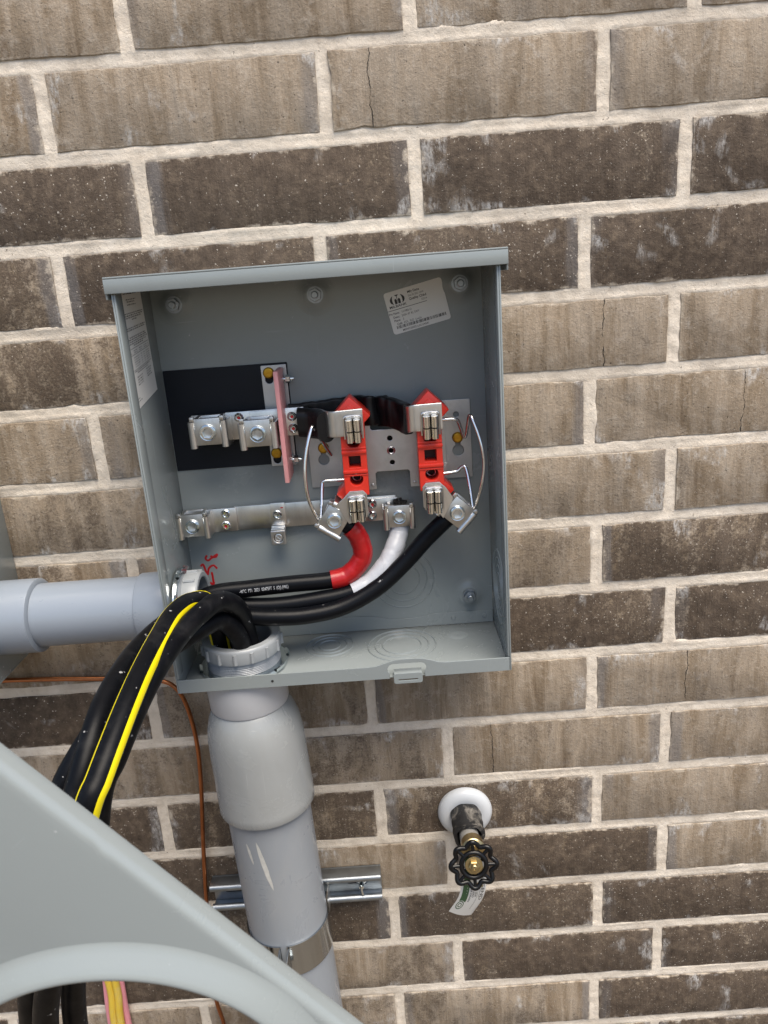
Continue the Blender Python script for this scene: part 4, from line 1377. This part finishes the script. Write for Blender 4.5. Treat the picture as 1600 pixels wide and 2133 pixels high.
pd = hang([(-110, 84, -260), (-110, 86, -165), (-111.6, 88, -111.7), (-116, 96, -86.8), (-125.5, 106, -71.3), (-137, 122, -69.8), (-150.9, 140, -71.7), (-168.3, 166, -73.8), (-184.2, 200, -79.5), (-202.9, 232, -99.1), (-217.2, 252, -117.7), (-227, 262, -133.8), (-237, 268, -154.9)] + shift(tail[1:], -30, -34))
link('jacket', MB().tube(pd, RB, seg=22, sub=1).mesh(), M_BLACK2, Dc)

# copper wire on the wall
cw = link('copper_wire', MB().tube([(-470, 8, -166), (-404.2, 6, -169.2), (-350.8, 6, -171.6), (-297.6, 6, -175.2), (-249.8, 6, -179), (-228.4, 7, -182), (-213.1, 8, -189.2), (-203.8, 8, -206.3), (-198.7, 8, -234.4), (-196.9, 8, -272.2), (-200.3, 8, -323.6), (-208.7, 7, -397.7), (-216.4, 6, -475.6), (-223.1, 6, -571.9), (-226.6, 6, -642.1), (-221.9, 6, -691.1), (-226, 6, -760), (-232, 6, -1000), (-230, 8, -1280)], 2.5, seg=12, sub=6).mesh(), M_COPPER)
tag(cw, 'bare copper wire along the wall, bending down beside the upright conduit', 'wire')

# yellow and pink cables out of the wall
yc = thing('yellow_cable', 'flat yellow two-core cable hanging behind the round opening of the loose cover', 'cable', (-352, 12, GROUND_Z))
for dx in (-4.2, 4.2):
    link('core', MB().tube([(-352 + dx, -4, -560), (-352 + dx, 8, -564), (-352 + dx, 12, -580), (-352 + dx, 11, -620), (-357 + dx, 11, -680), (-362 + dx, 12, -900), (-358 + dx, 14, -1285)], 4.6, seg=14, sub=6).mesh(), M_YJACKET, yc)
pc_ = thing('pink_cable', 'pink cable hanging just behind the yellow one', 'cable', (-354, 5, GROUND_Z))
link('core', MB().tube([(-362, -6, -566), (-362, 4, -570), (-362, 6, -600), (-368, 6, -680), (-374, 6, -900), (-368, 7, -1285)], 4.2, seg=12, sub=6).mesh(), M_PINKJACKET, pc_)
link('core', MB().tube([(-344, -6, -568), (-344, 4, -572), (-344, 5, -610), (-346, 5, -680), (-346, 6, -900), (-342, 7, -1285)], 4.2, seg=12, sub=6).mesh(), M_PINKJACKET, pc_)

# ------------------------------------------------------------------ hose tap
hb = thing('hose_tap', 'brass hose tap with a black lobed handwheel standing out of the wall', 'hose tap', (105, 0, -385))
BZ = -386.0
link('escutcheon', MB().lathe([(32.0, .6), (32.4, 3), (31.4, 6.5), (28.5, 9.5), (24.5, 11.2), (20.5, 11.6), (17, 11.0), (16.5, 4)], (106, 0, BZ), (0, 1, 0), 64).mesh(), M_FLANGE, hb)
fm = MB()
fm.lathe([(15, 6), (17.6, 7), (18.0, 14), (17.2, 20), (17.9, 28), (17.0, 36), (18.2, 43), (17.6, 48), (14.5, 48.5), (12, 40)], (106, 0, BZ), (0, 1, 0), 48, wob=lambda a: 1 + .045 * math.sin(3 * a) + .03 * math.sin(7 * a + 1))
link('foam_wrap', fm.mesh(), M_FOAM, hb)
link('pipe', MB().tube([(106, 3, BZ), (106, 66, BZ)], 11.0, seg=32, sub=1).mesh(), M_PIPE, hb)
bd_ = MB()
bd_.lathe([(9, 64.5), (12.0, 65), (12.6, 67), (12.6, 71), (11.8, 73), (10.5, 74.5), (10.0, 80)], (106, 0, BZ), (0, 1, 0), 40)
bd_.lathe([(10.0, 78), (12.2, 79), (12.4, 92), (9, 95), (6.5, 97), (6.5, 101)], (106, 0, BZ + 1), (0, .97, .2), 28)
bd_.tube([(106, 84, BZ), (106, 88, BZ - 12), (106, 90, BZ - 18)], 8.5, seg=24, sub=5)
bd_.lathe([(8.6, 0), (10.0, .6), (10.0, 3), (9.3, 4), (10, 5), (9.3, 6), (10, 7), (9.3, 8), (9.8, 9), (8, 9.4)], (106, 90, BZ - 15), (0, .15, -1), 32)
link('valve_body', bd_.mesh(), M_BRASS, hb)
pk = MB()
pk.lathe([(9.2, 0), (9.2, 6.5), (8.2, 7.4), (4, 7.4)], (106, 95, BZ + 3.5), (0, .97, .2), 6)
link('packing_nut', pk.mesh(), M_BRASS, hb)
HW = Matrix.Translation(W((104.3, 106, -372))) @ Matrix.Rotation(math.radians(-16), 4, 'X')
hw_ = MB()
rim = []
for q in range(96):
    a = 2 * math.pi * q / 96
    lob = max(0, math.cos(8 * (a - math.pi / 2)) * .5 + .5)
    rr = 19.6 + 5.0 * lob ** .85
    rim.append((rr * math.cos(a), 1.6 * lob, rr * math.sin(a)))
hw_.tube(rim, 2.6, seg=12, sub=1, closed=True)
hw_.tube([(13.2 * math.cos(2 * math.pi * q / 48), 1.0, 13.2 * math.sin(2 * math.pi * q / 48)) for q in range(48)], 2.7, seg=12, sub=1, closed=True)
for q in range(8):
    a = math.pi / 2 + 2 * math.pi * q / 8
    hw_.tube([(13.4 * math.cos(a), 1, 13.4 * math.sin(a)), (24.0 * math.cos(a), 1.6, 24.0 * math.sin(a))], 1.9, seg=10, sub=1)
for q in range(4):
    a = 2 * math.pi * q / 4 + .4
    hw_.tube([(5 * math.cos(a), -1.5, 5 * math.sin(a)), (13.2 * math.cos(a), 0, 13.2 * math.sin(a))], 1.8, seg=10, sub=1)
hw_.lathe([(.01, -4), (6.5, -3.5), (7, 0), (5, 1.8), (.01, 2)], (0, 0, 0), (0, 1, 0), 24)
whl = hw_.xform(HW).mesh()
link('handwheel', whl, M_IRON, hb)
ns = MB()
ns.lathe([(9.2, 1.4), (9.2, 2.0), (5, 2.2)], (0, 0, 0), (0, 1, 0), 28)
ns.lathe([(6.0, 2.2), (6.0, 6.0), (5.2, 6.8), (3.4, 6.8)], (0, 0, 0), (0, 1, 0), 6)
ns.lathe([(3.3, 6.0), (3.3, 9.0), (2.5, 9.6), (1.6, 9.6), (1.3, 8.4), (.01, 8.2)], (0, 0, 0), (0, 1, 0), 18)
link('stem_nut', ns.xform(HW).mesh(), M_BRASS, hb)

# paper tag on the tap
LE = [(93.8, 98, -365.2), (93, 101, -376.1), (91, 101, -396.6), (86.8, 96, -422), (75.9, 86, -450.2)]
RE = [(117.5, 96, -367.6), (118.1, 96, -382.6), (118, 94, -407.2), (114.3, 87, -434.1), (101.6, 76, -466.8)]
LEs, REs = smooth_path(LE, 6), smooth_path(RE, 6)
def tagpt(u, v, lift=0.0):
    n = len(LEs) - 1
    f = min(max(v, 0), .9999) * n
    i = int(f)
    l = LEs[i].lerp(LEs[i + 1], f - i)
    r_ = REs[i].lerp(REs[i + 1], f - i)
    q = l.lerp(r_, u)
    bow = 3.0 * math.sin(math.pi * u)
    return W((q.x, q.y + bow + lift, q.z))
t = bmesh.new()
gr = [[[t.verts.new(tagpt(u / 8, v / 24, l)) for u in range(9)] for v in range(25)] for l in (0, .3)]
for l in (0, 1):
    for v in range(24):
        for u in range(8):
            t.faces.new((gr[l][v][u], gr[l][v][u + 1], gr[l][v + 1][u + 1], gr[l][v + 1][u]))
for v in range(24):
    for u in (0, 8):
        t.faces.new((gr[0][v][u], gr[0][v + 1][u], gr[1][v + 1][u], gr[1][v][u]))
m_ = MB()
m_._add(t)
tg = thing('paper_tag', 'curled white paper tag with a green band hanging under the hose tap', 'tag', (98, 70, -470))
link('paper', m_.mesh(), M_PAPER, tg, smooth=80)
def strip(u0, u1, v0, v1, lift, n=16):
    t = bmesh.new()
    a = [t.verts.new(tagpt(u0, v0 + (v1 - v0) * q / n, lift)) for q in range(n + 1)]
    c = [t.verts.new(tagpt((u0 + u1) / 2, v0 + (v1 - v0) * q / n, lift)) for q in range(n + 1)]
    b_ = [t.verts.new(tagpt(u1, v0 + (v1 - v0) * q / n, lift)) for q in range(n + 1)]
    for q in range(n):
        t.faces.new((a[q], c[q], c[q + 1], a[q + 1]))
        t.faces.new((c[q], b_[q], b_[q + 1], c[q + 1]))
    m_ = MB()
    m_._add(t)
    return m_
link('green_band', strip(.09, .33, .0, .80, .36).mesh(), M_GREEN, tg, smooth=80)
TL = 62.0          # tag length, mm
TW = 32.0
def tagtext(body, size, u, v, mat, align='LEFT', bold=0.0, sx=1.0, lift=.42):
    me_ = MB().text(body, size, 0, 0, 0, align=align, bold=bold, sx=sx, th=0.0).mesh()
    for vv in me_.vertices:
        x, y = vv.co.x / S, vv.co.z / S
        vv.co = tagpt(u + y / TW, v + x / TL, lift)
    link('tag_print', me_, mat, tg, smooth=0)
tagtext('LEGEND', 6.4, .80, .585, M_INK, 'CENTER', .08, .95)
tagtext('1/2" F. SDR', 3.0, .585, .60, M_INK, 'CENTER', .02, .95)
tagtext('NO LEAD', 3.0, .485, .62, M_INK, 'CENTER', .03, .95)
tagtext('BOILER DRAIN', 3.0, .385, .64, M_INK, 'CENTER', .03, .95)
link('tag_print', strip(.75, .765, .3, .72, .40).mesh(), M_INK, tg, smooth=80)
link('tag_print', strip(.68, .692, .3, .90, .40).mesh(), M_INK, tg, smooth=80)
def tagring(uc, vc, r0, r1, mat, lift, n=28):
    t = bmesh.new()
    a = []
    for q in range(n):
        c_, s_ = math.cos(2 * math.pi * q / n), math.sin(2 * math.pi * q / n)
        a.append((t.verts.new(tagpt(uc + r0 * c_ / TW, vc + r0 * s_ / TL, lift)), t.verts.new(tagpt(uc + r1 * c_ / TW, vc + r1 * s_ / TL, lift))))
    for q in range(n):
        t.faces.new((a[q][0], a[q][1], a[(q + 1) % n][1], a[(q + 1) % n][0]))
    m_ = MB()
    m_._add(t)
    link('tag_print', m_.mesh(), mat, tg, smooth=80)
tagring(.20, .86, .01, 4.6, M_PAPER, .44)
tagring(.20, .86, 3.2, 4.1, M_GREEN, .48)
tagring(.20, .86, 1.3, 2.1, M_GREEN, .48)

# ------------------------------------------------------------------ loose cover in front, held up
CVM = place((-84.4, 540, -105.7), 40.0)
cv = bpy.data.objects.new('meter_cover', None)
COL.objects.link(cv)
cv.matrix_world = CVM
cv['label'] = 'loose grey meter box cover with a round opening, held tilted in the foreground'
cv['category'] = 'meter box cover'
WORLD['meter_cover'] = CVM.copy()
x0, x1, z0, z1, R0 = -222.0, 97.4, -205.0, 172.0, 2.4
R0 = 3.4
corner = [math.atan2(z, x) for x, z in ((x1, z1), (x0, z1), (x0, z0), (x1, z0))]
angs = sorted(set([2 * math.pi * q / 240 - math.pi for q in range(240)] + corner))
RIM = [(80.2, -1.6), (81.0, -1.6), (81.1, 2.6), (81.3, 4.2), (82.0, 5.6), (83.0, 6.1), (84, 5.9), (85.5, 5.2), (88, 3.6), (91, 1.7), (93.4, .3), (94.6, 0)]
OUT = [.02, .05, .1, .2, .35, .5, .62, .72, .8, .86, .9, .93, .95, .965, .98, .99, 1.0]
def drop(x, z):
    e = max(0.0, min(x1 - x, x - x0, z1 - z, z - z0))
    crown = 3.2 * (max(0.0, 52 - e) / 52) ** 2.0
    return crown if e >= R0 else crown + R0 - math.sqrt(max(0.0, R0 * R0 - (R0 - e) ** 2))
V, rows_ = [], []
for a in angs:
    c_, s_ = math.cos(a), math.sin(a)
    far = min((x1 / c_ if c_ > 1e-9 else 1e9), (x0 / c_ if c_ < -1e-9 else 1e9), (z1 / s_ if s_ > 1e-9 else 1e9), (z0 / s_ if s_ < -1e-9 else 1e9))
    row = []
    for r_, h_ in RIM:
        row.append((r_ * c_, h_, r_ * s_))
    span = far - 94.6
    for t_ in OUT:
        r_ = 94.6 + span * t_ if span < 45 else (94.6 + (span - 40) * t_ / .35 if t_ <= .35 else far - 40 * (1 - (t_ - .35) / .65) ** 1.6)
        row.append((r_ * c_, 0.0, r_ * s_))
    row = [(x, d - drop(x, z), z) for x, d, z in row]
    ex_, _, ez_ = row[-1]
    for dd in (9.5, 12.0, 12.8):
        row.append((ex_ - (.5 if dd > 12.5 else 0) * c_, -dd, ez_ - (.5 if dd > 12.5 else 0) * s_))
    row.append((ex_ - 1.4 * c_, -12.6, ez_ - 1.4 * s_))
    row.append((ex_ - 1.5 * c_, -9, ez_ - 1.5 * s_))
    rows_.append([len(V) + q for q in range(len(row))])
    V += [W(p) for p in row]
F = []
for i in range(len(rows_)):
    A_, B_ = rows_[i], rows_[(i + 1) % len(rows_)]
    for q in range(len(A_) - 1):
        F.append((A_[q], A_[q + 1], B_[q + 1], B_[q]))
nr = len(RIM)
def cover_part(name, q0, q1, sm):
    faces = []
    for i in range(len(rows_)):
        A_, B_ = rows_[i], rows_[(i + 1) % len(rows_)]
        for q in range(q0, q1):
            faces.append((A_[q], A_[q + 1], B_[q + 1], B_[q]))
    me = bpy.data.meshes.new(name)
    me.from_pydata(V, [], faces)
    bmx = bmesh.new()
    bmx.from_mesh(me)
    bmesh.ops.delete(bmx, geom=[v for v in bmx.verts if not v.link_faces], context='VERTS')
    bmesh.ops.recalc_face_normals(bmx, faces=bmx.faces)
    bmx.to_mesh(me)
    bmx.free()
    link(name, me, M_PAINT, cv, CVM, smooth=sm)
cover_part('opening_rim', 0, nr - 1, 60)
cover_part('face', nr - 1, nr - 1 + len(OUT) + 5, 60)
